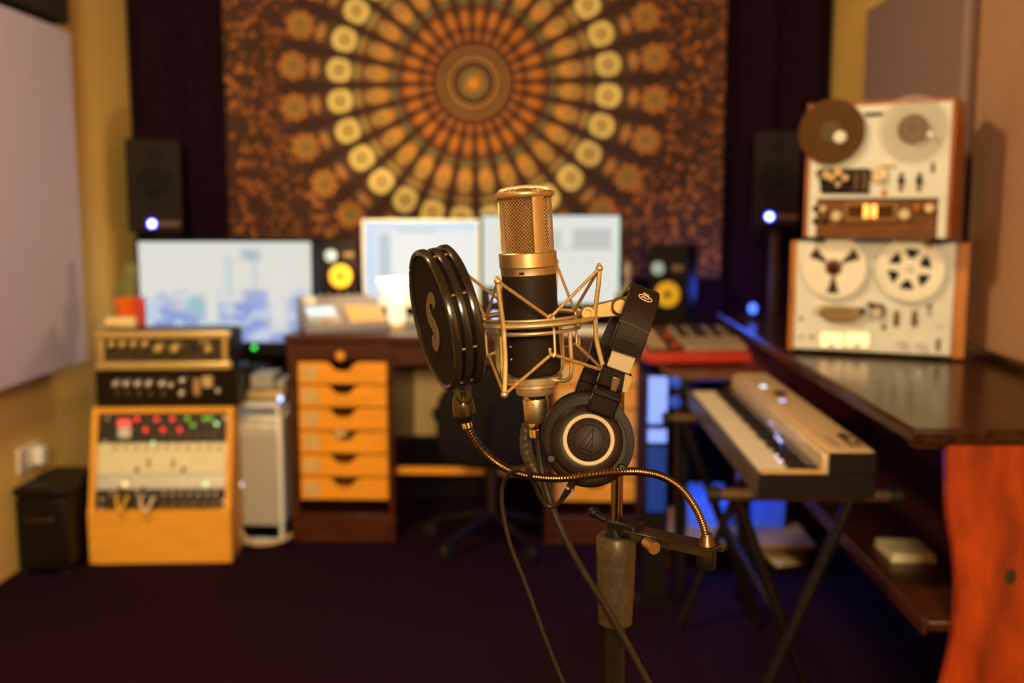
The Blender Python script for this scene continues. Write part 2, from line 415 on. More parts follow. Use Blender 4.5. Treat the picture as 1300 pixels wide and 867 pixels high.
# ------------------------------------------------------------------ office chair in the kneehole
cy = 3.58; cx = P(622, 540, cy).x
o = thing('office_chair', 'black office chair with a rounded back pushed in at the desk kneehole', 'chair', Vector((cx, cy, 0)))
CH = mat('black_chair_fabric', (.006, .003, .003), .9, 0, .3, 80)
zt = P(622, 468, cy).z
rs = []
for t_, hw, th_ in ((0, .10, .03), (.08, .16, .045), (.3, .185, .05), (.7, .18, .05), (.92, .13, .045), (1, .06, .03)):
    zz = zt-.34*(1-t_); rs.append([Vector((cx+hw*math.cos(a*PI/8), cy-.06+th_*math.sin(a*PI/8), zz)) for a in range(16)])
MB().rings(rs).build('backrest', CH, o, False)
MB().lathe([(.0, .46), (.17, .46), (.215, .48), (.22, .505), (.19, .525), (0, .53)], Matrix.Translation((cx, cy+.12, 0)), 32).build('seat', CH, o, False)
MB().tube(sm([(cx, cy+.06, .46), (cx, cy-.06, .47), (cx, cy-.1, .58), (cx, cy-.10, zt-.25)], 6), .018, 8).build('back_stem', BLACK, o, False)
MB().lathe([(.028, .10), (.028, .3), (.018, .3), (.018, .46)], Matrix.Translation((cx, cy+.12, 0)), 16).build('gas_lift', GUN, o, False)
for k in range(5):
    a = 2*PI*k/5+.3; e = Vector((cx+.25*math.cos(a), cy+.12+.25*math.sin(a), .062))
    lg = MB().rod((cx, cy+.12, .12), e, .022, .014).build('leg', BLACK, o, False)
    MB().lathe([(.027, -.012), (.03, -.006), (.03, .006), (.027, .012)], axis_m((e.x, e.y, .03), (-math.sin(a), math.cos(a), 0)), 16).build('caster', RUB, lg, False)
# ------------------------------------------------------------------ side table carrying the big monitor
o = thing('side_table', 'low black side table behind the rack units carrying the big monitor', 'table', Vector((-1.29, 4.25, 0)))
STZ = .60
MB().mm(-1.46, -1.118, 4.09, 4.38, STZ-.03, STZ).build('table_top', BLACK, o, False, bevel=.004)
for xx in (-1.435, -1.143):
    for yy in (4.115, 4.355): MB().mm(xx-.02, xx+.02, yy-.02, yy+.02, 0, STZ-.03).build('leg', BLACK, o, False)
# ------------------------------------------------------------------ monitors
def screen_mat(name, fn, strength):
    m, nt, bs = nodes(name); E.nt = nt
    x, y, z, vec = coords('Generated')
    col = fn(x, z, vec)
    bs.inputs['Base Color'].default_value = (.012, .012, .012, 1); bs.inputs['Roughness'].default_value = .55; bs.inputs['Specular IOR Level'].default_value = .1
    nt.links.new(col, bs.inputs['Emission Color']); bs.inputs['Emission Strength'].default_value = strength
    return m
def scr_sky(u, v, vec):
    n1 = noise(vec, 5, 3); n2 = noise(vec, 9, 2, (3, 1, 2))
    c = mixc(step(.9-v+.2*n1, .25), (.84, .82, .74), (.75, .84, .80))
    hor = .40+(n1-.5)*.5
    c = mixc(step(v-hor, .12), c, (.30, .38, .76))
    blob = step(.52-n2, .12)*step(v-.45, .1)
    c = mixc(blob*.8, c, (.68, .80, .86))
    du = u-.33; dv = (v-.36)*.6; c = mixc(step(sq(du*du+dv*dv)-.065, .03), c, (.38, .60, .68))
    c = mixc(rect(u, v, .38, .45, .2, 1.0, .03), c, (.84, .82, .76))
    c = mixc(rect(u, v, .50, .54, .45, .85, .03)*.6, c, (.45, .66, .74))
    c = mixc(rect(u, v, .60, .70, .82, .92, .05)*.8, c, (.35, .45, .55)); c = mixc(rect(u, v, .66, .68, .45, .9, .03)*.7, c, (.45, .58, .72))
    c = mixc(rect(u, v, .60, .75, .38, .52, .05)*.85, c, (.33, .42, .78)); c = mixc(rect(u, v, .9, 1, .3, .52, .08)*.7, c, (.45, .60, .80))
    c = mixc(rect(u, v, .75, .86, .1, .75, .06)*.9, c, (.86, .84, .78))
    return c
def scr_daw(u, v, vec):
    c = mixc(rect(u, v, .0, 1, .0, 1, .01), (.5, .6, .75), (.80, .85, .84))
    c = mixc(step(v-.86, .01)*.0+rect(u, v, 0, 1, .88, 1.0, .02), c, (.66, .78, .90))
    c = mixc(rect(u, v, .30, .62, .86, .90, .02)*.8, c, (.42, .58, .60))
    c = mixc(rect(u, v, .0, .1, 0, .88, .02), c, (.60, .74, .92))
    st = ab(E.op('FRACT', v*22)-.5)*2
    c = mixc(rect(u, v, .13, .23, .04, .84, .02)*(.35+.4*st), c, (.25, .36, .50))
    c = mixc(rect(u, v, .26, .97, .08, .84, .02)*.7, c, (.84, .86, .82))
    return c
def scr_arr(u, v, vec):
    c = mixc(rect(u, v, .02, .98, .03, .97, .02), (.74, .88, .80), (.80, .80, .74))
    st = ab(E.op('FRACT', u*38)-.5)*2
    top = .86+.05*E.op('SINE', (u-.7)*9)
    c = mixc(rect(u, v, .40, .58, .64, .84, .015)*.45, c, (.36, .44, .38))
    c = mixc(rect(u, v, .66, .94, .64, .86, .02)*(.35+.3*st), c, (.28, .36, .33))
    c = mixc(rect(u, v, .1, .95, .615, .64, .01)*.5, c, (.35, .42, .38))
    ln = step(ab(E.op('FRACT', v*9)-.5)-.05, .05)
    c = mixc(ln*rect(u, v, .05, .95, .06, .6, .01)*.25, c, (.5, .55, .55))
    return c
def monitor(label, x0, y0, x1, y1, Y, fn, strength, base_z, bez=.012, chin=.02, led=None, tilt=0, yaw=0, body=BLACK):
    a, c = P(x0, (y0+y1)/2, Y), P(x1, (y0+y1)/2, Y); zt, zb = P((x0+x1)/2, y0, Y).z, P((x0+x1)/2, y1, Y).z
    w = (c.x-a.x)/2; xc = (a.x+c.x)/2; h = zt-zb
    M = TR(xc, Y, zb, yaw)
    o = thing('computer_monitor', label, 'monitor', TR(xc, Y, base_z, yaw))
    Ml = Matrix.Translation((0, 0, zb-base_z)) @ Matrix.Rotation(tilt, 4, 'X')
    b = MB(); b.mm(-w-bez, w+bez, .004, .035, -chin, h+bez, Ml)
    b.mm(-w-bez, -w, -.002, .004, -chin, h+bez, Ml); b.mm(w, w+bez, -.002, .004, -chin, h+bez, Ml); b.mm(-w, w, -.002, .004, -chin, 0, Ml); b.mm(-w, w, -.002, .004, h, h+bez, Ml)
    hs_ = b.build('housing', body, o)
    MB().mm(-w, w, .0, .004, 0, h, Ml).build('screen', screen_mat('screen_'+fn.__name__, fn, strength), o)
    MB().mm(-.025, .025, .036, .06, .01, zb-base_z+h*.45).build('stand_neck', body, o, bevel=.004)
    MB().mm(-.11, .11, -.12, .07, .0, .012).build('stand_base', body, o, bevel=.004)
    if led:
        q = PP(led[0], led[1], M); MB().lathe([(.009, 0), (.009, .003), (0, .004)], Ml @ fwd(q.x, q.z, -.002), 16).build('power_light', glow('green_power_light', (.05, .9, .08), 2.2), o)
    return o
monitor('widest monitor, showing a pale blue and white picture, beside the rack units', 178, 307, 396, 434, 4.30, scr_sky, .88, STZ, .014, .055, (323, 441))
monitor('monitor showing a pale software window with a side column, behind the pop filter', 463, 281, 606, 380, 4.22, scr_daw, .98, ztop, .008, .03, body=ALU)
monitor('monitor with pale green-edged screen directly behind the microphone', 613, 274, 786, 385, 4.14, scr_arr, .95, ztop, .006, .045)
# ------------------------------------------------------------------ yellow cone speakers
YEL = mat('yellow_cone', (.74, .56, .035), .45, 0, .06, 30)
def krk(label, x0, y0, x1, y1, Y, yaw, base_z):
    a, c = P(x0, y1, Y), P(x1, y1, Y); w = c.x-a.x; xc = (a.x+c.x)/2
    h = P((x0+x1)/2, y0, Y).z-P((x0+x1)/2, y1, Y).z
    zb = P((x0+x1)/2, y1, Y).z
    M = TR(xc, Y, zb, yaw)
    o = thing('studio_speaker', label, 'speaker', M)
    MB().mm(-w/2, w/2, 0, w*1.0, 0, h).build('cabinet', SPK, o, bevel=.006)
    wz = h*.36
    wf = MB().lathe([(w*.365, 0), (w*.365, .004), (w*.34, .006), (w*.33, .0)], fwd(0, wz), 32).build('woofer_ring', BLACKG, o)
    MB().lathe([(w*.33, .002), (w*.32, .006), (w*.29, .006), (w*.10, -.012+.016), (0, .004)], fwd(0, wz), 32).build('woofer_cone', YEL, o)
    MB().ball((0, -.006, wz), w*.085, sc=(1, .5, 1)).build('dust_cap', BLACK, o)
    s_ = -1 if yaw > 0 else 1
    MB().lathe([(w*.17, 0), (w*.17, .003), (w*.12, .002), (w*.10, .006), (0, .010)], fwd(-w*.26, h*.70), 24).build('tweeter', mat('pale_blue_tweeter', (.33, .52, .72), .4), o)
    MB().mm(w*.10, w*.40, -.003, .0, h*.67, h*.75).build('logo_plate', mat('bronze_plate', (.16, .10, .07), .5), o, bevel=.002)
    MB().mm(-w*.35, w*.35, -.004, .0, h*.03, h*.06).build('bass_port', BLACKG, o)
    return o, zb
k1, zk = krk('small black speaker with a yellow cone, beside the widest monitor', 410, 301, 455, 378, 4.06, .45, ztop)
# isolation foam / little riser under it
def riser(label, o, x, y, w, d, z0, z1):
    return tag(MB().mm(x-w/2, x+w/2, y, y+d, z0, z1).build('speaker_riser', mat('black_foam', (.012, .009, .009), .95)), label, 'speaker riser')
riser('dark foam block under the yellow-cone speaker by the widest monitor', None, P(432, 378, 4.1).x-.03, 4.05, .15, .17, ztop, zk)
k2, zk2 = krk('small black speaker with a yellow cone near the blue light', 822, 312, 872, 408, 4.02, -.40, .75)
# ================================================================== ON THE DESK
# drum machine (sloping pad controller)
Y0 = 3.74
a, c = P(388, 428, Y0), P(492, 420, Y0)
far = .26
M = TR((a.x+c.x)/2, Y0+.045, ztop, .36)
w = (c.x-a.x)*1.03; zf = .022; zb = .115
o = thing('drum_machine', 'sloping drum machine with a lit orange pad grid on the desk above the drawers', 'drum machine', M)
LIL = mat('grey_lilac_shell', (.28, .255, .30), .5, 0, .05, 30)
b = MB(); b.prism([(0, 0), (far, 0), (far, zb), (0, zf)], -w/2, w/2, Matrix.Rotation(PI/2, 4, 'Z') @ Matrix.Diagonal((1, -1, 1, 1)))
b.build('body', LIL, o, bevel=.004)
tl_ = math.atan2(zb-zf, far); MT = Matrix.Translation((0, 0, zf)) @ Matrix.Rotation(tl_, 4, 'X'); D = math.hypot(far, zb-zf)
PADG = glow('lit_orange_pad', (1.0, .50, .12), .75)
for i in range(4):
    for j in range(4):
        MB().mm(.015+i*.034, .015+i*.034+.031, .03+j*.036, .03+j*.036+.033, 0, .007, MT).build('pad', PADG, o, bevel=.003)
MB().mm(-w/2+.02, -.03, .10, .17, 0, .004, MT).build('display', glow('pale_blue_display', (.62, .86, .98), .85), o)
for i in range(5): MB().mm(-w/2+.02+i*.024, -w/2+.02+i*.024+.018, .035, .05, 0, .005, MT).build('button', [glow('green_button', (.2, .8, .35), .5), WHT, glow('red_button', (.9, .12, .04), .8), WHT, WHT][i], o, bevel=.002)
for i in range(4): MB().mm(-w/2+.02+i*.03, -w/2+.02+i*.03+.022, .065, .085, 0, .005, MT).build('button', WHT, o, bevel=.002)
for i in range(6): MB().lathe([(.011, 0), (.010, .016), (0, .017)], MT @ Matrix.Translation((-w*.22+i*.036, D-.03, 0)), 16).build('knob', LIL, o)
MB().lathe([(.027, 0), (.026, .012), (.020, .015), (0, .015)], MT @ Matrix.Translation((-w/2+.04, D-.045, 0)), 24).build('data_wheel', WHT, o)
# glowing white table lamp
lp = P(502, 432, 3.89)
o = thing('table_lamp', 'glowing white table lamp with a flared shade between the drum machine and pop filter', 'lamp', Vector((lp.x, 3.93, ztop)))
sc = 3.88/1300
LG = glow('lit_lampshade', (1.0, .88, .68), 1.25)
MB().lathe([(.044, 0), (.044, .012), (.04, .018), (.04, .016)], None, 28).build('base', mat('ivory_ceramic', (.8, .7, .5), .3), o)
MB().lathe([(.018, .016), (.034, .03), (.037, .06), (.033, .085), (.022, .095)], None, 24).build('body', glow('lit_lamp_body', (1.0, .82, .52), 1.1), o)
MB().lathe([(.034, .095), (.074, .185), (.073, .187), (.033, .096)], None, 32).build('lamp_shade', LG, o)
LAMPPOS = Vector((lp.x, 3.93, ztop+.21))
# pale computer keyboard, blue-white lit interface, bottle, green pot
a, c = P(640, 420, 3.80), P(792, 420, 3.80)
o = thing('computer_keyboard', 'pale computer keyboard lying on the desk behind the microphone mount', 'keyboard', Vector(((a.x+c.x)/2, 3.8, ztop)))
MB().mm(a.x, c.x, 3.73, 3.86, ztop, ztop+.012).build('case', ALU, o, False, bevel=.003)
for r_ in range(4):
    nk = 14; wk = (c.x-a.x-.012)/nk
    for k in range(nk):
        MB().mm(a.x+.006+k*wk, a.x+.006+k*wk+wk*.86, 3.738+r_*.03, 3.738+r_*.03+.025, ztop+.012, ztop+.018).build('keycap', WHT, o, False)
ip = P(628, 402, 3.95)
o = thing('usb_hub', 'small black hub with two blue-white lights below the monitors', 'usb hub', Vector((ip.x, 3.95, ztop)))
MB().mm(ip.x-.05, ip.x+.05, 3.95, 4.03, ztop, P(628, 366, 3.95).z).build('case', BLACK, o, False, bevel=.006)
for yy, rr in ((377, .013), (400, .012)):
    q = P(628, yy, 3.949); MB().ball((q.x, 3.948, q.z), rr, sc=(1, .4, 1)).build('indicator_light', glow('blue_white_light', (.45, .55, 1.0), 4), o, False)
q = P(797, 410, 3.95)
o = thing('spray_bottle', 'slim grey bottle standing on the desk between monitor and yellow-cone speaker', 'bottle', Vector((q.x, 3.97, ztop)))
h = P(797, 333, 3.97).z-ztop
MB().lathe([(.024, 0), (.026, .01), (.026, h*.55), (.012, h*.72), (.011, h*.8)], None, 20).build('bottle_body', mat('grey_frosted_plastic', (.22, .20, .20), .3), o)
MB().lathe([(.014, h*.8), (.014, h*.98), (.010, h), (0, h)], None, 16).build('cap', mat('pale_grey_cap', (.35, .33, .33), .4), o)
q = P(787, 398, 4.0)
o = thing('potted_succulent', 'tiny green succulent in a dark pot at the monitor corner', 'plant', Vector((q.x, 4.03, ztop)))
hh = P(787, 384, 4.03).z-ztop
MB().lathe([(.022, 0), (.030, hh*.9), (.032, hh), (.027, hh), (0, hh*.92)], None, 18).build('pot', BLACK, o)
b = MB()
for k in range(9):
    an = k*2.4; b.rod((0, 0, hh*.92), (.022*math.cos(an), .022*math.sin(an), hh+.02+.018*(k % 3)), .007, .002, 6)
b.build('leaves', mat('succulent_green', (.25, .38, .06), .5, 0, .3, 60), o)
# ================================================================== LEFT STACK
# modular synthesizer
SY = 3.45; zt = P(205, 517, SY+.1).z
bl, br = P(115, 690, SY), P(292, 688, SY)
xl, xr = bl.x, br.x
M = TR((xl+xr)/2, SY, 0, .07); w = xr-xl
o = thing('modular_synthesizer', 'modular synthesizer with red lights in a honey wood case below the rack units', 'synthesizer', M)
ht = zt; lean = .10; zp = P(205, 646, SY).z
side = [(0, 0), (.185, 0), (.185, ht), (lean, ht), (lean*(zp/ht)*.3, zp), (0, zp*.96)]
XS = Matrix(((0, 1, 0, 0), (1, 0, 0, 0), (0, 0, 1, 0), (0, 0, 0, 1)))       # prism (x,z)->(y,z), extrude x
for s_ in (-1, 1):
    tt = .022; xa = s_*(w/2-tt/2)
    MB().prism(side, xa-tt/2, xa+tt/2, XS).build('side_cheek', PINE, o, bevel=.003)
MB().mm(-w/2+.022, w/2-.022, lean, .185, ht-.02, ht).build('top_board', PINE, o)
MB().mm(-w/2+.022, w/2-.022, .002, .02, .0, zp*.97).build('front_board', PINE, o)
MB().mm(-w/2+.022, w/2-.022, .167, .185, 0, ht-.02).build('back_board', PINE, o)
y_lo, z_lo = .006+.012, zp; y_hi, z_hi = lean+.004, ht-.022
inc = math.atan2(y_hi-y_lo, z_hi-z_lo); H = math.hypot(y_hi-y_lo, z_hi-z_lo)
MI = Matrix.Translation((0, y_lo, z_lo)) @ Matrix.Rotation(-inc, 4, 'X')
MW = M @ MI
def sp(px, py): q = PP(px, py, MW); return q.x, q.z
PW = w/2-.024
blk = mat('black_module_panel', (.030, .022, .018), .45, 0, .3, 50); crm = mat('cream_module_panel', (.74, .66, .42), .45, 0, .05, 20); slv = mat('silver_module_panel', (.62, .60, .54), .38, .35, .05, 30)
zA, zB, zC_ = sp(205, 562)[1], sp(205, 602)[1], sp(205, 621)[1]
for nm, z0, z1, m_ in (('module_panel', zA, H, blk), ('module_panel', zB, zA, crm), ('module_panel', zC_, zB, slv), ('module_panel', 0, zC_, blk)):
    MB().mm(-PW, PW, 0, .012, z0+.001, z1-.001, MI).build(nm, m_, o)
def led(px, py, m_, r=.0075):
    x_, z_ = sp(px, py); MB().lathe([(r, 0), (r, .003), (r*.6, .006), (0, .007)], MI @ fwd(x_, z_), 14).build('indicator_light', m_, o)
RL = glow('red_module_light', (1.0, .035, .03), 1.7); GL = glow('green_module_light', (.22, .62, .03), .8); GL2 = glow('pale_green_light', (.45, .95, .35), 1.2); YL = glow('amber_module_light', (1.0, .62, .22), 1.5)
for p in ((174, 532), (199, 532), (219, 532), (185, 545.5), (207, 545.5), (228, 545.5)): led(*p, RL)
for p in ((238, 531), (260, 531), (267, 531), (245, 540)): led(*p, GL)
for p in ((275, 538), (195, 563), (261, 615)): led(*p, GL2)
led(278, 566, YL, .009); led(159, 614, YL, .009)
x_, z_ = sp(158, 538)
MB().mm(x_-.022, x_+.022, -.004, 0, z_-.012, z_+.016, MI).build('display', glow('red_display', (1.0, .10, .07), .9), o)
MB().mm(x_-.02, x_+.024, -.003, 0, z_-.05, z_-.014, MI).build('blank_plate', slv, o)
random.seed(3)
for i in range(9):
    for j in range(2):
        x_, z_ = sp(184+i*11, 536+j*16); MB().lathe([(.0065, 0), (.006, .007), (0, .0075)], MI @ fwd(x_, z_), 10).build('jack_socket', GUN, o)
for i in range(11):
    x_, z_ = sp(146+i*13.2, 566); MB().lathe([(.011, 0), (.0095, .017), (.006, .019), (0, .019)], MI @ fwd(x_, z_), 16).build('knob', crm, o)
for px_, py_ in ((174, 596), (233, 596)):
    x_, z_ = sp(px_, py_); MB().lathe([(.008, 0), (.007, .008), (0, .009)], MI @ fwd(x_, z_), 14).build('knob', BLACK, o)
for px_, py_ in ((189, 588), (220, 588)):
    x_, z_ = sp(px_, py_); MB().mm(x_-.004, x_+.004, -.003, 0, z_-.016, z_+.016, MI).build('fader_slot', mat('slot_brown', (.14, .10, .05), .6), o)
for i in range(14):
    x_, z_ = sp(140+i*10.4, 611); MB().lathe([(.006, 0), (.005, .008), (0, .009)], MI @ fwd(x_, z_), 10).build('trim_knob', KNOBM, o)
for i in range(13):
    for j in range(2):
        x_, z_ = sp(142+i*11, 627+j*7); MB().lathe([(.0055, 0), (.005, .006), (.003, .006), (.0025, .001), (0, .001)], MI @ fwd(x_, z_), 10).build('jack_socket', KNOBM if j == 0 else GUN, o)
for i in range(6):
    x_, z_ = sp(208+i*13, 641); MB().lathe([(.011, 0), (.010, .012), (0, .013)], MI @ fwd(x_, z_), 14).build('knob', GUN, o)
for i, (px_, py_) in enumerate(((134, 560), (133, 571), (131, 605), (130, 618), (129, 634), (128, 645), (136, 531), (286, 531), (285, 636), (285, 646))):
    x_, z_ = sp(px_, py_); x_ = max(-PW+.006, min(PW-.006, x_)); MB().lathe([(.006, 0), (.005, .004), (0, .005)], MI @ fwd(x_, z_), 10).build('screw', KNOBM, o)
MW3 = MW
def patch(label, pts, col):
    pw = [MW3 @ Vector((sp(px_, py_)[0], -dy, sp(px_, py_)[1])) for px_, py_, dy in pts]
    q = thing('patch_cable', label, 'patch cable', Matrix.Translation(pw[0]))
    MB().tube(sm(pw, 8), .0055, 8).build('cable', mat('cable_'+label.split()[0], col, .45), q, False)
    for e, e2 in ((pw[0], pw[1]), (pw[-1], pw[-2])):
        MB().rod(e, e+(e2-e).normalized()*.03, .008, .006, 12).build('plug', BLACK, q, False)
patch('yellow patch cable looping on the black panel of the modular synthesizer', [(154, 620, .008), (153, 634, .04), (158, 648, .05), (164, 636, .04), (165, 622, .008)], (.75, .50, .05))
patch('white patch cable looping beside the yellow one on the modular synthesizer', [(183, 620, .008), (183, 638, .04), (190, 649, .05), (197, 636, .04), (199, 624, .008)], (.72, .66, .55))
# rack units on the synthesizer
def sp2(px, py, M): q = PP(px, py, M); return q.x, q.z
M = TR((P(125, 490, 3.55).x+P(300, 490, 3.55).x)/2, 3.55, zt, .06); w2 = (P(300, 490, 3.55).x-P(125, 490, 3.55).x)
h2 = P(205, 471, 3.55).z-zt
o = thing('rack_preamp', 'black rack unit with rows of pale knobs stacked directly on the modular synthesizer', 'rack unit', M)
MB().mm(-w2/2, w2/2, .012, .21, .004, h2).build('chassis', BLACK, o, bevel=.003)
MB().mm(-w2/2-.004, w2/2+.004, 0, .012, .004, h2).build('front_panel', BLACKG, o, bevel=.002)
def kn(px, py, r, d, m_, nm='knob', m=None):
    x_, z_ = sp2(px, py, M); MB().lathe([(r, 0), (r, d*.3), (r*.86, d*.4), (r*.82, d), (r*.6, d+.001), (0, d+.001)], fwd(x_, z_), 18).build(nm, m_, o)
for px_ in (150, 163, 177, 191, 208): kn(px_, 486, .0125, .035, KNOBM)
for px_ in (150, 163, 177, 191, 208): kn(px_, 500, .010, .012, GUN, 'push_button')
kn(219, 488, .009, .03, KNOBM); kn(234, 482, .0115, .035, KNOBM); kn(233, 498, .0115, .035, KNOBM)
x_, z_ = sp2(250, 491, M); MB().mm(x_-.012, x_+.012, -.006, 0, z_-.03, z_+.03).build('meter_bridge', mat('tan_plate', (.45, .33, .18), .4, .4), o, bevel=.002)
MB().mm(x_-.006, x_+.002, -.008, -.006, z_-.006, z_+.004).build('warning_light', glow('red_orange_light', (1, .2, .03), .6), o)
x_, z_ = sp2(264, 485, M); MB().mm(x_-.018, x_+.018, -.010, 0, z_-.018, z_+.022).build('level_meter', mat('pale_meter', (.55, .45, .25), .4), o, bevel=.002)
kn(277, 496, .008, .012, KNOBM)
M = TR((P(124, 440, 3.54).x+P(291, 440, 3.54).x)/2, 3.54, zt+h2+.002, .06); w1 = (P(291, 440, 3.54).x-P(122, 440, 3.54).x)
h1 = P(205, 420, 3.54).z-zt-h2-.002
o = thing('rack_compressor', 'rack unit with brass-coloured rails above and below its knobs, topmost of the stack', 'rack unit', M)
BRS = mat('pale_brass_rail', (.62, .50, .24), .35, .5, .06, 40)
MB().mm(-w1/2+.006, w1/2-.006, .02, .20, .006, h1-.004).build('chassis', BLACK, o, bevel=.003)
MB().mm(-w1/2+.01, w1/2-.01, .008, .02, .01, h1-.01).build('front_panel', mat('olive_black_panel', (.045, .034, .018), .4, 0, .3, 40), o)
for z0, z1 in ((h1-.028, h1), (.004, .034)): MB().mm(-w1/2, w1/2, -.012, .02, z0, z1).build('rail', BRS, o, bevel=.008, seg=3)
for s_ in (-1, 1): MB().mm(s_*(w1/2-.022)-.009, s_*(w1/2-.022)+.009, -.008, .008, .034, h1-.028).build('rack_ear', BRS, o, bevel=.003)
for px_ in (143, 156.5, 170.5, 185): kn(px_, 436.5, .0125, .022, BRS)
for px_ in (202, 223): kn(px_, 442, .0165, .024, BRS)
for px_ in (202, 223):
    x_, z_ = sp2(px_, 442, M); MB().lathe([(.024, 0), (.024, .003), (.018, .004), (.018, 0)], fwd(x_, z_, .008), 24).build('knob_dial', GUN, o)
kn(246, 441, .009, .012, BLACK); kn(265, 443, .0135, .02, BRS)
x_, z_ = sp2(260, 434, M); MB().mm(x_-.018, x_+.018, -.001, .008, z_-.007, z_+.008).build('name_plate', mat('dull_plate', (.36, .28, .14), .4, .4), o)
z1top = zt+h2+.002+h1
# roll, cactus, red box on top of the rack
q0, q1 = P(136, 412, 3.60), P(173, 412, 3.60)
zr_ = (P(150, 402, 3.60).z-z1top)/2
o = thing('paper_roll', 'pale paper roll lying on top of the brass-railed rack unit', 'paper roll', Vector(((q0.x+q1.x)/2, 3.60, z1top)))
mr = axis_m((q0.x, 3.60, z1top+zr_), (1, 0, 0))
MB().lathe([(zr_*.35, 0), (zr_*.9, 0), (zr_, .006), (zr_, q1.x-q0.x-.006), (zr_*.9, q1.x-q0.x), (zr_*.35, q1.x-q0.x)], mr, 28).build('paper', mat('cream_paper', (.80, .68, .44), .8, 0, .05, 30), o, False)
MB().lathe([(zr_*.33, -.001), (zr_*.35, -.001), (zr_*.35, q1.x-q0.x+.001), (zr_*.33, q1.x-q0.x+.001)], mr, 20).build('core', mat('cardboard', (.35, .2, .09), .8), o, False)
cp = P(158, 398, 3.72)
o = thing('potted_cactus', 'two-column green cactus in an orange pot behind the paper roll', 'cactus', Vector((cp.x, 3.74, z1top)))
zz = lambda y_: P(160, y_, 3.74).z-z1top
MB().lathe([(.03, 0), (.036, zz(397)), (.044, zz(385)), (.046, zz(377)), (.040, zz(377)), (0, zz(380))], None, 24).build('pot', mat('orange_glazed_pot', (.80, .17, .012), .3, 0, .08, 20), o)
CG = mat('cactus_green', (.17, .19, .075), .6, 0, .3, 60)
def col_(x, r, z0, z1, nm):
    b = MB(); rs = []
    for t_ in [0, .2, .4, .6, .8, .9, .96, 1]:
        k_ = 1 if t_ < .8 else math.sqrt(max(.02, 1-((t_-.8)/.2)**2))
        rs.append([Vector((x+.012*t_+r*k_*(1+.10*math.cos(8*a_))*math.cos(a_), r*k_*(1+.10*math.cos(8*a_))*math.sin(a_), z0+(z1-z0)*t_)) for a_ in [2*PI*i/32 for i in range(32)]])
    b.rings(rs).build(nm, CG, o)
col_(.012, .026, zz(380), zz(332), 'stem'); col_(-.032, .018, zz(380), zz(358), 'stem')
q = P(177, 390, 3.70)
o = tag(MB().mm(q.x-.016, q.x+.016, 3.69, 3.72, z1top, P(177, 378, 3.7).z).build('red_box', mat('red_card', (.60, .05, .06), .5), bevel=.003), 'tiny red box beside the orange cactus pot', 'box')
# ================================================================== computer tower
TY0 = 3.66
a, c = P(289, 688, TY0), P(361, 688, TY0)
M = TR((a.x+c.x)/2, TY0, 0, 0); w = (c.x-a.x)
o = thing('computer_tower', 'silver computer tower with looped handles on the floor beside the drawer desk', 'computer', M)
q = lambda y_: PP(325, y_, M).z
zbd0, zbd1, zh = q(668), q(530), q(513)
MB().mm(-w/2, w/2, .004, .40, zbd0, zbd1).build('case', ALU, o, bevel=.008)
MB().mm(-w/2+.014, w/2-.014, 0, .004, zbd0+.01, q(551)).build('front_grille', mat('perforated_aluminium', (.50, .46, .38), .5, .4, .25, 700), o)
for y0_, y1_ in ((549, 541), (538, 531)): MB().mm(-w/2+.018, w/2-.018, -.002, .004, q(y0_), q(y1_)).build('drive_bay', mat('bay_aluminium', (.74, .68, .56), .35, .5), o, bevel=.002)
def loop(z0, z1, up):
    for yy in (.03, .37):
        pts = [(-w/2+.012, yy, z0), (-w/2+.012, yy, z0+(z1-z0)*.55), (-w/2+.03, yy, z1-(.006 if up else -.006)), (0, yy, z1-(.006 if up else -.006)), (w/2-.03, yy, z1-(.006 if up else -.006)), (w/2-.012, yy, z0+(z1-z0)*.55), (w/2-.012, yy, z0)]
        MB().sweep(sm(pts, 5), [(-.022, -.006), (.022, -.006), (.022, .006), (-.022, .006)], widths=Vector((0, 1, 0))).build('handle', ALU, o)
loop(zbd1, zh, True); loop(zbd0, .0, False)
lx = PP(305, 615, M); MB().lathe([(.008, 0), (.008, .003), (0, .005)], fwd(lx.x, lx.z), 14).build('power_light', glow('white_power_light', (.85, .92, 1.0), 2.5), o)
# cable hanging in front of the tower
pts = [M @ Vector((PP(px_, py_, M).x, -.012-dy, PP(px_, py_, M).z)) for px_, py_, dy in ((303, 622, -.005), (304, 645, .01), (309, 668, .025), (322, 684, .03), (342, 686, .03), (362, 682, .02), (372, 676, .01))]
for p_ in pts: p_.z = max(p_.z, .008)
tag(MB().tube(sm(pts, 8), .0075, 10).build('white_cable', mat('pale_cord', (.50, .40, .26), .5)), 'pale cord hanging in a curve across the front of the silver computer tower', 'cable')
# drives stacked on the tower
zt_ = zh
def drive(label, x0, y0, x1, y1, Y, m_, zb_=None, lit=None):
    a_, c_ = P(x0, (y0+y1)/2, Y), P(x1, (y0+y1)/2, Y); z1 = P((x0+x1)/2, y0, Y).z; z0 = zb_
    o = thing('external_drive', label, 'drive', Vector(((a_.x+c_.x)/2, Y, z0)))
    MB().mm(a_.x, c_.x, Y, Y+.14, z0, z1).build('case', m_, o, False, bevel=.005)
    MB().mm(a_.x+.01, c_.x-.01, Y-.002, Y, z0+.006, z0+.010).build('seam', BLACK, o, False)
    if lit: 
        q_ = P(lit[0], lit[1], Y); MB().lathe([(.009, 0), (.009, .003), (0, .005)], fwd(q_.x, q_.z, Y), 14).build('indicator_light', glow('blue_drive_light', (.35, .48, 1.0), 3.5), o, False)
    return z1
zz1 = drive('tan external drive with a blue light lying on the silver computer tower', 306, 497, 360, 513, 3.72, mat('tan_aluminium', (.62, .50, .30), .4, .4), zt_, (356, 506))
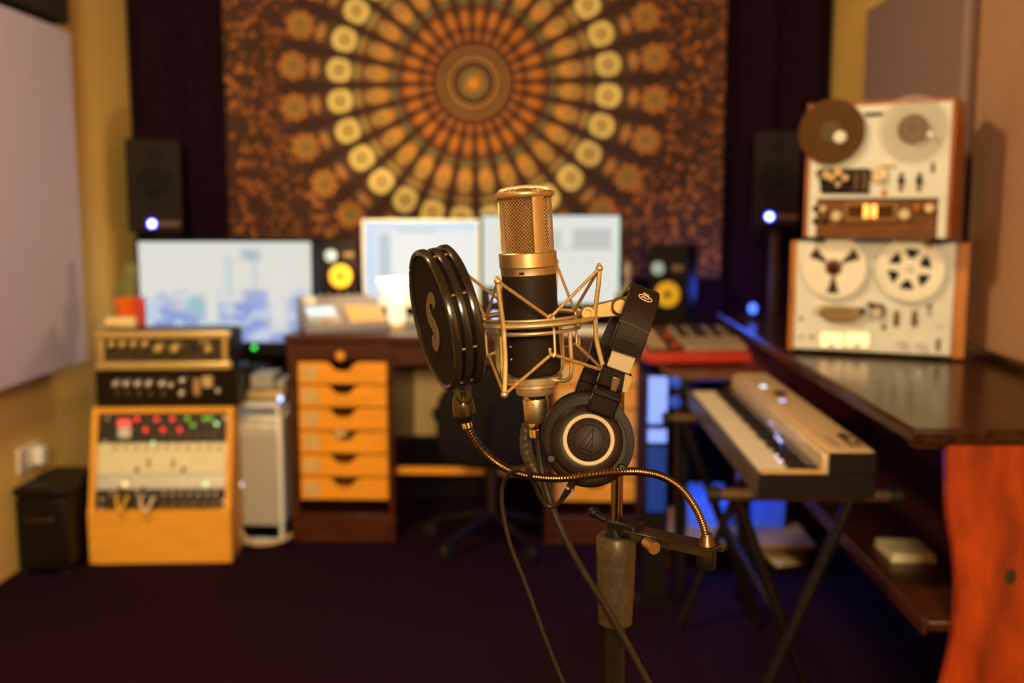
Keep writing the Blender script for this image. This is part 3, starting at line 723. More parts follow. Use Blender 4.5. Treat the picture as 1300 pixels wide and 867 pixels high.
drive('small blue-grey drive on the tan drive above the computer tower, nearer the rack units', 318, 476, 347, 497, 3.74, mat('bluish_grey_shell', (.38, .40, .45), .35), zz1)
drive('small blue-grey drive on the tan drive above the computer tower, nearer the desk', 350, 483, 361, 497, 3.76, mat('bluish_grey_shell', (.38, .40, .45), .35), zz1)
# ================================================================== dark tall speakers with a blue LED
def dark_speaker(label, slabel, x0, y0, x1, y1, Y, led_p, yaw, inside):
    a_, c_ = P(x0, y1, Y), P(x1, y1, Y); w_ = c_.x-a_.x; zb_ = P((x0+x1)/2, y1, Y).z; h_ = P((x0+x1)/2, y0, Y).z-zb_
    M = TR((a_.x+c_.x)/2, Y, zb_, yaw)
    DS = mat('dark_speaker_shell', (.014, .006, .006), .6, 0, .2, 30, spec=.12)
    o = thing('studio_monitor_speaker', label, 'speaker', M)
    MB().mm(-w_/2, w_/2, 0, .15, 0, h_).build('cabinet', DS, o, bevel=.008)
    MB().lathe([(w_*.40, 0), (w_*.40, .005), (w_*.36, .004), (w_*.15, -.012+.014), (w_*.14, .006), (0, .012)], fwd(0, h_*.47), 28).build('woofer', SPK, o)
    MB().lathe([(w_*.17, 0), (w_*.17, .004), (w_*.08, .004), (0, .010)], fwd(0, h_*.83), 24).build('tweeter', SPK, o)
    q_ = PP(*led_p, M)
    MB().ball((q_.x, -.006, q_.z), .013, sc=(1, .6, 1)).build('power_light', glow('bright_blue_light', (.30, .36, 1.0), 14), o)
    MB().torus(.017, .0038, fwd(q_.x, q_.z, -.003), 24, 8).build('halo_ring', glow('deep_blue_halo', (.02, .035, 1.0), 2.2), o)  # glowing ring added as the blue halo around the light
    MB().mm(q_.x+.026, min(q_.x+.11, w_/2-.005), -.002, 0, q_.z-.008, q_.z+.008).build('name_plate', mat('dim_bronze', (.16, .08, .06), .5), o)
    s = thing('speaker_stand', slabel, 'speaker stand', TR((a_.x+c_.x)/2+inside, Y+.12, 0))
    MB().mm(-.10-inside, .10-inside, -.09, .06, zb_-.012, zb_).build('top_plate', BLACK, s)
    MB().rod((0, 0, .02), (0, 0, zb_-.012), .022).build('pole', mat('bronze_pole', (.09, .055, .04), .4, .5), s)
    MB().lathe([(.075, 0), (.075, .02), (.03, .03), (.022, .03)], None, 28).build('base', BLACK, s)
    return o
dark_speaker('dark tall speaker with a bright blue light above the widest monitor', 'thin pole stand carrying the dark speaker behind the widest monitor', 166, 176, 232, 295, 4.27, (193, 284), .3, -.03)
dark_speaker('dark tall speaker with a bright blue light beside the tape recorders', 'thin pole stand carrying the dark speaker beside the tape recorders', 955, 165, 1013, 287, 4.18, (977, 275), -.25, .025)
# ================================================================== RIGHT SIDE
# long side cabinet (desk) along the right wall
CZ = .84; CX0 = .686; CY0, CY1 = 1.86, 3.96
o = thing('side_cabinet', 'long dark cabinet with a carved red wood end along the wall, carrying both tape recorders', 'cabinet', Vector((.95, CY0, 0)))
MB().mm(CX0, XR-.005, CY0, CY1, CZ-.03, CZ).build('top', TOPW, o, False, bevel=.006)
MB().mm(CX0+.03, XR-.01, CY0+.062, CY0+.10, CZ-.05, CZ-.03).build('top_rail', DW, o, False)
ey = CY0+.03
prof = [(1203, 552), (1203, 600), (1204, 650), (1208, 675), (1213, 705), (1216, 740), (1214, 790), (1208, 830), (1199, 868), (1190, 905), (1186, 950), (1186, 1040)]
left = [P(a_, b_, ey) for a_, b_ in prof]
poly = [(p_.x, p_.z) for p_ in left]; poly[0] = (poly[0][0], CZ-.03); zlast = poly[-1]
pts = sm([Vector((a_, 0, b_)) for a_, b_ in poly], 5); poly = [(p_.x, p_.z) for p_ in pts]+[(poly[-1][0], 0), (XR-.02, 0), (XR-.02, CZ-.03)]
MB().prism(poly, ey, ey+.03).build('end_panel', REDW, o, False, bevel=.006)
MB().prism(poly, CY1-.06, CY1-.03).build('end_panel', REDW, o, False, bevel=.006)
kp = P(1283, 732, ey)
MB().ball((kp.x, ey+.001, kp.z), .02, sc=(.8, .08, 1.1)).build('wood_knot', mat('dark_knot', (.035, .03, .016), .5), o, False)
MB().mm(XR-.035, XR-.02, ey+.03, CY1-.06, .03, CZ-.03).build('back_panel', DW, o, False)
MB().mm(.755, XR-.035, ey+.03, CY1-.06, .427, .447).build('shelf', DWH, o, False, bevel=.003)
MB().mm(.745, .755, ey+.03, CY1-.06, .419, .453).build('shelf_lip', DW, o, False, bevel=.003)
q0, q1 = P(1132, 700, 2.25), P(1190, 700, 2.25)
o = thing('paper_stack', 'cream stack of paper lying on the lower shelf of the red wood cabinet', 'paper stack', Vector(((q0.x+q1.x)/2, 2.3, .448)))
for k in range(2): MB().mm(q0.x+.003*k, q1.x-.002*k, 2.25+.004*k, 2.37, .448+k*.010, .448+k*.010+.009).build('ream', mat('cream_sheets', (.88, .86, .72), .8, 0, .2, 25), o, False, bevel=.002)
# ------------------------------------------------------------------ tape recorders
def deck_m(l, r, z):
    a_, c_ = PZ(*l, z), PZ(*r, z); d_ = c_-a_; return Matrix.Translation((a_+c_)/2) @ Matrix.Rotation(math.atan2(d_.y, d_.x), 4, 'Z'), d_.length
M1, w1 = deck_m((1000, 447), (1224, 458.5), CZ)
g = lambda px_, py_, M=M1: PP(px_, py_, M)
H1 = (g(1003, 306).z+g(1218, 308).z)/2
D1 = .20
o = thing('tape_recorder', 'cream faced reel tape recorder with oak sides and two lit meters, standing on the cabinet', 'tape recorder', M1)
OK = mat('warm_oak_side', (.42, .17, .035), .4, 0, .25, 8, (5, 5, 1))
MB().mm(-w1/2+.016, w1/2-.034, .004, D1, .012, H1).build('case', BLACK, o)
MB().mm(-w1/2, -w1/2+.016, -.006, D1, .006, H1).build('side_panel', OK, o, bevel=.003)
MB().mm(w1/2-.034, w1/2, -.006, D1, .006, H1).build('side_panel', OK, o, bevel=.003)
fx0, fx1 = -w1/2+.016, w1/2-.034
MB().mm(fx0, fx1, -.004, .004, .012, H1-.001).build('faceplate', CREAM, o, bevel=.003)
for sx in (-1, 1):
    for yy in (.03, D1-.03): MB().lathe([(.014, 0), (.012, .012)], Matrix.Translation((sx*(w1/2-.05), yy, 0)), 14).build('foot', RUB, o)
hp = [(1037, 387), (1100, 390), (1098, 399), (1084, 408), (1055, 407), (1040, 398)]
MB().prism([(g(*p_).x, g(*p_).z) for p_ in hp], -.028, -.004).build('head_cover', mat('grey_bronze_cover', (.30, .235, .14), .35, .6), o, bevel=.004)
def lk(px_, py_, r, d, m_, nm='knob', M=M1, oo=None, y=-.004):
    q_ = PP(px_, py_, M); return MB().lathe([(r, 0), (r, d*.75), (r*.85, d), (0, d)], fwd(q_.x, q_.z, y), 22).build(nm, m_, oo or o)
lk(1041, 391, .010, .034, KNOBM, 'capstan'); lk(1096, 394, .007, .034, BLACK, 'capstan')
lk(1115, 394, .020, .012, GUN, 'knob_dial'); lk(1113, 396, .014, .028, KNOBM)
q_ = g(1106, 386); MB().box((q_.x, -.014, q_.z), (.018, .012, .010), None).build('lever', BLACK, o)
for px_ in (1138.5, 1161.5):
    a_, c_ = g(px_, 394), g(px_, 415)
    MB().mm(a_.x-.008, a_.x+.008, -.006, -.003, c_.z, a_.z).build('fader_slot', mat('fader_slot_grey', (.20, .15, .09), .5), o, bevel=.002)
    MB().mm(a_.x-.006, a_.x+.006, -.016, -.006, (a_.z+c_.z)/2-.006, (a_.z+c_.z)/2+.006).build('fader_cap', GUN, o, bevel=.002)
MET = glow('lit_warm_meter', (1.0, .66, .30), 1.5)
for x0, x1 in ((1042, 1070.5), (1074, 1103)):
    a_, c_ = g(x0, 421), g(x1, 441)
    MB().mm(a_.x, c_.x, -.007, -.004, c_.z, a_.z).build('meter_window', MET, o, bevel=.002)
    mz = c_.z; MB().lathe([(.010, 0), (.010, .003), (0, .003)], fwd((a_.x+c_.x)/2, mz+.004, -.006), 16).build('meter_pivot', CREAM, o)
    b = MB(); b.mm(a_.x-.003, c_.x+.003, -.008, -.004, a_.z, a_.z+.003); b.mm(a_.x-.003, c_.x+.003, -.008, -.004, c_.z-.003, c_.z); b.mm(a_.x-.003, a_.x, -.008, -.004, c_.z, a_.z); b.mm(c_.x, c_.x+.003, -.008, -.004, c_.z, a_.z); b.build('meter_frame', KNOBM, o)
for px_, py_ in ((1145, 435), (1168.5, 437)): lk(px_, py_, .011, .018, KNOBM)
lk(1122, 415, .007, .006, GUN, 'push_button'); lk(1191, 412, .006, .008, KNOBM, 'push_button'); lk(1017, 404, .005, .006, GUN, 'jack_socket'); lk(1031, 427, .005, .006, GUN, 'jack_socket'); lk(1017, 426, .007, .006, KNOBM, 'push_button')
a_ = g(1191, 437); MB().mm(a_.x-.006, a_.x+.006, -.007, -.003, a_.z-.018, a_.z+.016).build('switch_plate', mat('fader_slot_grey', (.2, .15, .09), .5), o, bevel=.002)
a_ = g(1180, 389); MB().mm(a_.x-.005, a_.x+.005, -.007, -.003, a_.z-.006, a_.z+.006).build('mode_switch', BLACK, o)
MB().torus(.006, .0015, fwd(a_.x, a_.z-.018, -.005), 20, 6).build('mode_ring', GUN, o)
# lower reels
def reel(label, cxp, cyp, rpx, M, kind, y0=-.012):
    q_ = PP(cxp, cyp, M); e_ = PP(cxp+rpx, cyp, M); R = abs(e_.x-q_.x)
    o = thing('tape_reel', label, 'tape reel', M @ fwd(q_.x, q_.z, y0))
    if kind == 'three':
        # flange with three wedge slots
        b = MB(); ang0 = [PI/2+PI, PI/6+.05, PI-PI/6-.1]
        fl = flange(R, .0018, [(a_, .21, .29*R, .85*R, True) for a_ in ang0], .22*R)
        fl(b, .013); b.build('flange', RW, o); b = MB(); fl(b, 0); b.build('flange', RW, o)
        MB().lathe([(.90*R, .002), (.90*R, .0125)], None, 40).build('tape', mat('brown_tape', (.03, .016, .01), .4), o)  # tape pack widened as dark backing, for the shade behind the slots
        MB().lathe([(.27*R, .0), (.27*R, .016), (.20*R, .018), (0, .018)], None, 28).build('hub', mat('dark_red_hub', (.17, .035, .012), .4), o)
        MB().lathe([(.14*R, .018), (.14*R, .024), (.09*R, .03), (0, .03)], None, 24).build('spindle_cap', BLACK, o)
    elif kind == 'six':
        b = MB(); fl = flange(R, .0018, [(PI/2+k*PI/3-.1, .27, .34*R, .63*R, False) for k in range(6)], .10*R)
        fl(b, .013); b.build('flange', RW, o); b = MB(); fl(b, 0); b.build('flange', RW, o)
        MB().torus(R*.985, .0016, Matrix.Translation((0, 0, .0145)), 56, 6).build('flange_rim', RW, o)
        MB().torus(R*.82, .0009, Matrix.Translation((0, 0, .0149)), 56, 6).build('flange_ridge', CREAM, o)
        MB().lathe([(.70*R, .002), (.70*R, .0125)], None, 32).build('hub', BLACK, o)  # wide black disc stands for the shade behind the openings
        MB().lathe([(.08*R, .014), (.07*R, .024), (0, .026)], None, 20).build('spindle_cap', RW, o)
    return o, R
RW = mat('white_reel_plastic', (.80, .74, .62), .4, .1, .04, 20)
def flange(R, t, slots, rin):
    """disc with slots (angle, half angle, r in, r out, widening) built as polar cells"""
    def f(b, z):
        NA = 144; radii = sorted(set([rin]+[s_[2] for s_ in slots]+[s_[3] for s_ in slots]+[R*.9, R]))
        # refine radial divisions
        rr = []
        for a_, c_ in zip(radii, radii[1:]):
            n_ = max(1, int((c_-a_)/(R*.06))); rr += [a_+(c_-a_)*k/n_ for k in range(n_)]
        rr.append(radii[-1])
        def cut(r_, a_):
            for s_ in slots:
                if s_[2] < r_ < s_[3]:
                    d_ = abs((a_-s_[0]+PI) % (2*PI)-PI)
                    u = (r_-s_[2])/(s_[3]-s_[2])
                    lim = s_[1]*(.75+.45*u) if s_[4] else s_[1]*1.55*(.35+.85*u)*(.75*s_[3]/r_)
                    if d_ < lim: return True
            return False
        cells = {}
        vt = {}
        def v(i, k, top):
            key = (i, k % NA, top)
            if key not in vt: 
                a_ = 2*PI*k/NA; vt[key] = b.b.verts.new((rr[i]*math.cos(a_), rr[i]*math.sin(a_), z+(t if top else 0)))
            return vt[key]
        keep = [[not cut((rr[i]+rr[i+1])/2, 2*PI*(k+.5)/NA) for k in range(NA)] for i in range(len(rr)-1)]
        n = len(rr)-1
        for i in range(n):
            for k in range(NA):
                if not keep[i][k]: continue
                b.b.faces.new((v(i, k, 1), v(i+1, k, 1), v(i+1, k+1, 1), v(i, k+1, 1))); b.b.faces.new((v(i, k, 0), v(i, k+1, 0), v(i+1, k+1, 0), v(i+1, k, 0)))
                if not keep[i][(k+1) % NA]: b.b.faces.new((v(i, k+1, 1), v(i+1, k+1, 1), v(i+1, k+1, 0), v(i, k+1, 0)))
                if not keep[i][k-1]: b.b.faces.new((v(i, k, 0), v(i+1, k, 0), v(i+1, k, 1), v(i, k, 1)))
                if i == n-1 or not keep[i+1][k]: b.b.faces.new((v(i+1, k, 1), v(i+1, k, 0), v(i+1, k+1, 0), v(i+1, k+1, 1)))
                if i == 0 or not keep[i-1][k]: b.b.faces.new((v(i, k, 0), v(i, k, 1), v(i, k+1, 1), v(i, k+1, 0)))
    return f
reel('white tape reel with three dark slots and a red hub on the lower tape recorder', 1059.5, 339, 41, M1, 'three')
reel('white tape reel with six triangular openings on the lower tape recorder', 1155, 341, 44.5, M1, 'six')
# ---- upper recorder
ZU = CZ+H1+.006
M2, w2u = deck_m((1021, 298), (1219, 300), ZU)
# orient it from the slope of its top edge
tl2, tr2 = ray(1024, 133), ray(1207, 122)
yl = PZ(1021, 447, CZ).y
a_ = Vector((P(1021, 290, 2.80).x, 2.80, ZU)); c_ = Vector((P(1207, 290, 2.80*.937).x, 2.80*.937, ZU)); d_ = c_-a_
M2 = Matrix.Translation((a_+c_)/2) @ Matrix.Rotation(math.atan2(d_.y, d_.x), 4, 'Z'); w2u = d_.length
g2 = lambda px_, py_: PP(px_, py_, M2)
H2 = (g2(1024, 134).z+g2(1205, 122).z)/2; D2 = .19
o = thing('tape_recorder', 'tape recorder with a brown lower panel and two orange lights, stacked on the other', 'tape recorder', M2)
MB().mm(-w2u/2+.012, w2u/2-.012, .004, D2, .012, H2-.01).build('case', BLACK, o)
MB().mm(-w2u/2, -w2u/2+.010, -.008, D2, .006, H2).build('side_panel', WAL, o, bevel=.003)
MB().mm(w2u/2-.010, w2u/2, -.008, D2, .006, H2).build('side_panel', WAL, o, bevel=.003)
MB().mm(-w2u/2+.010, w2u/2-.010, .0, D2, H2-.010, H2).build('top_panel', WAL, o)
zbp = g2(1105, 252).z
MB().mm(-w2u/2+.010, w2u/2-.010, -.004, .004, zbp, H2-.010).build('faceplate', CREAM, o, bevel=.002)
for xx in (-w2u/2+.020, w2u/2-.022): MB().mm(xx-.010, xx+.012, -.005, .004, .008, zbp).build('face_strip', CREAM, o, bevel=.002)
MB().mm(-w2u/2+.032, w2u/2-.034, -.002, .004, .008, zbp-.004).build('lower_panel', mat('brown_wood_panel', (.15, .060, .020), .4, 0, .3, 8, (2, 2, 9)), o)
for sx in (-1, 1):
    for yy in (.03, D2-.03): MB().lathe([(.012, 0), (.012, .012)], Matrix.Translation((sx*(w2u/2-.04), yy, -.006)), 14).build('foot', RUB, o)
pts_ = [(1040, 214), (1106, 214), (1104, 246), (1043, 246)]
MB().prism([(g2(*p_).x, g2(*p_).z) for p_ in pts_], -.012, -.004).build('head_block', BLACK, o, bevel=.003)
for px_, py_, r_ in ((1052, 222, .012), (1059, 226, .010), (1067, 219, .012), (1076, 226, .010), (1067, 234, .008), (1045, 220, .012)):
    lk(px_, py_, r_, .02, [ZINC, GUN][px_ == 1045], 'tape_head', M2, o, -.012)
for px_ in (1089, 1099):
    q_ = g2(px_, 228); MB().mm(q_.x-.006, q_.x+.006, -.022, -.012, q_.z-.03, q_.z+.02).build('pinch_guide', GUN, o, bevel=.002)
lk(1118, 221, .022, .010, KNOBM, 'knob_dial', M2, o); lk(1117, 224, .016, .026, KNOBM, 'knob', M2, o)
q_ = g2(1130, 209); MB().box((q_.x, -.012, q_.z), (.026, .01, .008)).build('lever', KNOBM, o)
for px_ in (1145, 1168):
    a_, c_ = g2(px_, 219), g2(px_, 243)
    MB().mm(a_.x-.006, a_.x+.006, -.006, -.003, c_.z, a_.z).build('fader_slot', mat('fader_slot_grey', (.2, .15, .09), .5), o)
    MB().lathe([(.009, 0), (.006, .014), (0, .016)], fwd(a_.x, a_.z-.02, -.006), 14).build('fader_cap', BLACK, o)
q_ = g2(1185, 213); MB().mm(q_.x-.004, q_.x+.004, -.008, -.003, q_.z-.012, q_.z+.012).build('mode_switch', GUN, o)
q_ = g2(1110, 145); MB().mm(q_.x-.022, q_.x+.022, -.008, -.003, q_.z-.005, q_.z+.004).build('tape_counter', BLACK, o)
q_ = g2(1123, 245); MB().mm(q_.x-.007, q_.x+.007, -.007, -.003, q_.z-.007, q_.z+.007).build('record_button', mat('dull_red_button', (.5, .10, .04), .4), o, bevel=.002)
a_, c_ = g2(1072, 256), g2(1141, 283)
MB().mm(a_.x, c_.x, -.012, -.002, c_.z, a_.z).build('meter_housing', mat('bronze_meter_housing', (.24, .15, .07), .4, .4), o, bevel=.004)
a_, c_ = g2(1078, 261), g2(1135, 276); MB().mm(a_.x, c_.x, -.0125, -.0115, c_.z, a_.z).build('meter_glass', mat('dark_amber_glass', (.05, .022, .008), .15), o)
for px_ in (1101, 1111):
    q_ = g2(px_, 268); MB().mm(q_.x-.0065, q_.x+.0065, -.0145, -.0125, q_.z-.017, q_.z+.017).build('meter_lamp', glow('orange_meter_lamp', (1.0, .33, .06), 3.2), o, bevel=.003)
for px_, py_, r_ in ((1064, 274, .015), (1150, 272, .015), (1047, 265, .010), (1166, 263, .010), (1181, 264, .012)): lk(px_, py_, r_, .022, KNOBM if py_ > 263.5 else mat('copper_knob', (.45, .2, .1), .35, .7), 'knob', M2, o, -.002)
for px_, py_ in ((1036, 265), (1036, 281), (1048, 281)): lk(px_, py_, .009, .005, BLACK, 'jack_socket', M2, o, -.002)
# upper reels: a translucent brown one, and a clear one with a small tape pack
def clear(name, col, tr_, rough=.1):
    m, nt, bs = nodes(name); bs.inputs['Base Color'].default_value = (*col, 1); bs.inputs['Alpha'].default_value = 1-tr_; bs.inputs['Roughness'].default_value = rough
    return m
q_ = g2(1058, 168); e_ = g2(1100, 168); R = e_.x-q_.x
o = thing('tape_reel', 'smoky brown see-through tape reel overhanging the upper tape recorder', 'tape reel', M2 @ fwd(q_.x, q_.z, -.012))
SM = clear('smoky_plastic', (.10, .042, .016), .40)
b = MB(); b.lathe([(.12*R, .013), (R, .013), (R, .0148), (.12*R, .0148)], None, 64); b.build('flange', SM, o)
b = MB(); b.lathe([(.12*R, .0), (R, .0), (R, .0018), (.12*R, .0018)], None, 64); b.build('flange', SM, o)
for a0 in (.25, 2.2, 3.9): MB().lathe([(.33*R, .002), (.86*R, .002), (.86*R, .0125), (.33*R, .0125)], None, 20, a0, a0+1.2).build('tape', mat('brown_tape_pack', (.085, .034, .012), .45), o)
MB().lathe([(.32*R, .002), (.32*R, .0152), (0, .0152)], None, 28).build('hub', mat('dark_olive_hub', (.08, .06, .03), .4), o)
MB().lathe([(.20*R, .0152), (.18*R, .026), (0, .03)], Matrix.Translation((g2(1070, 175).x-q_.x, g2(1070, 175).z-q_.z, 0)), 24).build('spindle_cap', CREAM, o)
q_ = g2(1161, 164); e_ = g2(1206, 164); R = e_.x-q_.x
o = thing('tape_reel', 'clear tape reel with a small dark tape pack on the upper tape recorder', 'tape reel', M2 @ fwd(q_.x, q_.z, -.012))
CL = clear('clear_plastic', (.55, .48, .36), .90, .1)
for z0 in (0, .013): MB().lathe([(.12*R, z0), (R, z0), (R, z0+.0016), (.12*R, z0+.0016)], None, 64).build('flange', CL, o)
MB().lathe([(.10*R, .002), (.43*R, .002), (.43*R, .0126), (.10*R, .0126)], None, 40).build('tape', mat('grey_brown_tape', (.075, .045, .028), .5, 0, .4, 400), o)
b = MB()
for k in range(12):
    a0 = 2*PI*k/12; b.box((.25*R*math.cos(a0), .25*R*math.sin(a0), .0135), (.008, .008, .001))
b.build('hub', mat('tan_hub_marks', (.22, .14, .07), .5), o)
MB().lathe([(.09*R, .013), (.09*R, .02), (0, .022)], Matrix.Translation((g2(1183, 172).x-q_.x, g2(1183, 172).z-q_.z, 0)), 18).build('spindle_cap', CREAM, o)
# ------------------------------------------------------------------ small desk behind with red keyboard
SZ = .74; sx0, sx1 = .432, .672; sy0, sy1 = 3.15, 4.30
o = thing('small_table', 'small dark table with a brown front edge under the red keyboard', 'table', Vector((.53, sy0, 0)))
MB().mm(sx0-.03, sx1, sy0, sy1, SZ-.028, SZ).build('table_top', mat('brown_table_top', (.11, .045, .02), .4, 0, .3, 6, (2, 9, 9)), o, False, bevel=.004)
for xx in (sx0+.02, sx1-.02):
    for yy in (sy0+.03, sy1-.03): MB().mm(xx-.018, xx+.018, yy-.018, yy+.018, 0, SZ-.028).build('leg', BLACK, o, False)
riser('dark foam block under the yellow-cone speaker near the blue light', None, P(846, 408, 4.02).x, 4.01, .19, .2, SZ, zk2)
# red keyboard: a panel with pale buttons, and keys
M = TR(.515, 3.26, SZ, .12)
o = thing('stage_keyboard', 'red keyboard with pale keys and buttons on the small table beside the cabinet', 'keyboard', M)
rw = .34
RED = mat('red_lacquer', (.46, .040, .018), .35, 0, .08, 20, coat=.2)
XSk = XS
MB().prism([(0, .01), (.34, .01), (.34, .085), (.30, .085), (.04, .045), (0, .045)], -rw/2, rw/2, XSk).build('body', RED, o, bevel=.005)
tk = math.atan2(.04, .26); MK = Matrix.Translation((0, .04, .0455)) @ Matrix.Rotation(tk, 4, 'X')
MB().mm(-rw/2+.012, -.045, .0, .255, 0, .004, MK).build('control_panel', mat('dark_control_panel', (.05, .03, .03), .4), o)
for j in range(7):
    for i in range(2): MB().mm(-rw/2+.022+i*.03, -rw/2+.045+i*.03, .015+j*.033, .015+j*.033+.024, .004, .010, MK).build('button', mat('pale_button', (.45, .36, .27), .4), o, bevel=.002)
for j in range(4): MB().lathe([(.010, 0), (.009, .014), (0, .015)], MK @ Matrix.Translation((-.062, .04+j*.055, .004)), 14).build('knob', GUN if j % 2 else RED, o)
for k in range(12):
    x0 = -.038+k*.0168
    MB().mm(x0, x0+.0156, -.012, .245, .002, .018, MK).build('key', mat('warm_key', (.33, .24, .16), .35), o, bevel=.002)
for k in (0, 1, 3, 4, 5, 7, 8, 10):
    x0 = -.038+k*.0168+.0125; MB().mm(x0, x0+.007, .10, .245, .018, .026, MK).build('black_key', BLACK, o)
for xx in (-rw/2+.03, rw/2-.03):
    for yy in (.03, .31): MB().lathe([(.01, 0), (.01, .01)], Matrix.Translation((xx, yy, 0)), 10).build('foot', RUB, o)
# ------------------------------------------------------------------ white synthesizer keyboard along the cabinet
KZ = .672
kx0 = .452; ky0, ky1 = 2.06, 3.06
zk_ = .70
o = thing('synthesizer_keyboard', 'cream-topped synthesizer keyboard with blue-lit buttons on a stand before the cabinet', 'keyboard', Vector((.56, ky0, .655)))
MB().mm(kx0, .684, ky0, ky1, .655, .682).build('body', BLACK, o, False, bevel=.006)
MB().mm(kx0-.004, kx0+.006, ky0-.002, ky1+.002, .650, .700).build('key_slip', mat('grey_slip', (.06, .055, .055), .4), o, False, bevel=.002)
nkeys = 36; ys = (ky1-.02-(ky0+.03))/nkeys
WK = mat('ivory_keys', (.74, .64, .46), .3, 0, .04, 30)
for k in range(nkeys):
    y0 = ky0+.03+k*ys
    MB().mm(kx0+.008, kx0+.106, y0, y0+ys*.94, .685, zk_).build('white_key', WK, o, False, bevel=.0015)
for k in range(nkeys-1):
    if k % 7 in (0, 1, 3, 4, 5):
        y0 = ky0+.03+(k+1)*ys; MB().mm(kx0+.070, kx0+.106, y0-.007, y0+.007, zk_-.002, zk_+.012).build('black_key', BLACK, o, False, bevel=.002)
MB().mm(kx0+.106, kx0+.130, ky0+.03, ky1, .682, zk_+.012).build('button_strip', BLACKG, o, False)
MB().mm(kx0+.006, kx0+.130, ky0+.004, ky0+.028, .682, zk_+.006).build('end_block', mat('tan_end_block', (.62, .42, .18), .4), o, False, bevel=.003)
MB().mm(kx0+.128, kx0+.141, ky0-.004, ky1, .682, zk_+.044).build('front_rail', mat('pale_rail', (.72, .66, .60), .3, .3), o, False, bevel=.004)
MB().mm(kx0+.141, .684, ky0-.004, ky1, .682, zk_+.052).build('top_panel', mat('warm_grey_panel', (.60, .48, .34), .45, 0, .05, 20), o, False, bevel=.004)
BL = glow('blue_white_button', (.50, .52, 1.0), 2.6)
b_ = 0
def kled(px_, py_, z, r, m_):
    q_ = PZ(px_, py_, z); MB().lathe([(r, 0), (r, .002), (0, .003)], Matrix.Translation((q_.x, q_.y, z)), 12).build('lit_button', m_, o, False)
for px_, py_ in ((977, 537), (980, 541), (985, 547), (987, 551), (986, 555), (989, 558), (991, 561)): kled(px_, py_, zk_+.010, .0038, BL)
for px_, py_ in ((970, 529), (993, 567)): kled(px_, py_, zk_+.010, .0035, glow('dim_blue_button', (.02, .07, .7), 1.0))
for px_, py_ in ((983, 574), (986, 579), (990, 585)): kled(px_, py_, zk_+.002, .0042, glow('lilac_button', (.85, .72, 1.0), 1.6))
kled(969, 491, zk_+.052, .010, glow('pale_blue_button', (.62, .80, 1.0), 2.2)); kled(993, 509, zk_+.052, .009, glow('lilac_blue_button', (.42, .45, 1.0), 1.8))
q_ = PZ(990, 501, zk_+.052); MB().lathe([(.018, 0), (.016, .008), (0, .009)], Matrix.Translation((q_.x, q_.y, zk_+.052)), 18).build('dark_dial', BLACK, o, False)
# printed mark near the near end: dark strokes of a large word and a smaller line
INK = mat('dark_print', (.07, .045, .03), .5)
zi = zk_+.0524
def ink(pts): 
    b = MB(); vs = [PZ(px_, py_, zi) for px_, py_ in pts]
    b.rings([[Vector((v_.x, v_.y, zi)) for v_ in vs], [Vector((v_.x, v_.y, zi+.0006)) for v_ in vs]]); return b
MB().mm(kx0-.002, .686, ky0-.012, ky0-.003, .655, zk_+.004).build('end_cheek', BLACK, o, False, bevel=.002)
MB().mm(kx0+.139, .686, ky0-.012, ky0-.003, zk_+.004, zk_+.049).build('end_cheek', BLACK, o, False, bevel=.002)
bb = MB()
for pts_ in ([(1061, 552), (1066, 550), (1086, 566), (1081, 567)], [(1066, 550), (1072, 549), (1078, 554), (1073, 555)], [(1073, 555), (1080, 553), (1083, 556), (1076, 557)], [(1082, 559), (1090, 558), (1092, 560), (1084, 561.5)], [(1084, 561.5), (1088, 561), (1094, 566), (1089, 567)], [(1090, 558), (1093, 557.5), (1099, 564), (1095, 565)]):
    vs = [PZ(px_, py_, zi) for px_, py_ in pts_]
    bb.rings([[Vector((v_.x, v_.y, zi)) for v_ in vs], [Vector((v_.x, v_.y, zi+.0006)) for v_ in vs]])
bb.build('printed_lettering', INK, o, False)
bb = MB()
for k in range(6):
    x0, y0 = 1047+k*2.9, 555+k*1.9
    vs = [PZ(px_, py_, zi) for px_, py_ in ((x0, y0), (x0+2.6, y0-.6), (x0+4.2, y0+1.2), (x0+1.6, y0+1.8))]
    bb.rings([[Vector((v_.x, v_.y, zi)) for v_ in vs], [Vector((v_.x, v_.y, zi+.0006)) for v_ in vs]])
bb.build('small_lettering', mat('faded_print', (.20, .14, .09), .5), o, False)
# keyboard stand
o = thing('keyboard_stand', 'black folding stand with a bronze cross bar under the synthesizer keyboard', 'keyboard stand', Vector((.56, 2.5, 0)))
BAR = mat('bronze_bar', (.10, .06, .03), .5, .3)
for yy in (2.12, 2.92):
    a_ = Vector((.37, yy, .641)); c_ = Vector((.75, yy, .641))
    MB().rod(a_, c_, .0135).build('cross_bar', BAR, o, False)
    for e in (a_, c_): MB().lathe([(.018, -.012), (.018, .012)], axis_m(e, (1, 0, 0)), 16).build('end_cap', RUB, o, False)
    for xa, xb in ((.42, .66), (.66, .42)):
        MB().rod((xa, yy+(.02 if xa < .5 else -.0), .635), (xb, yy+(.02 if xa < .5 else -.0), .012), .013).build('leg', BLACK, o, False)
MB().rod((.54, 2.12, .33), (.54, 2.93, .33), .010).build('brace', BLACK, o, False)
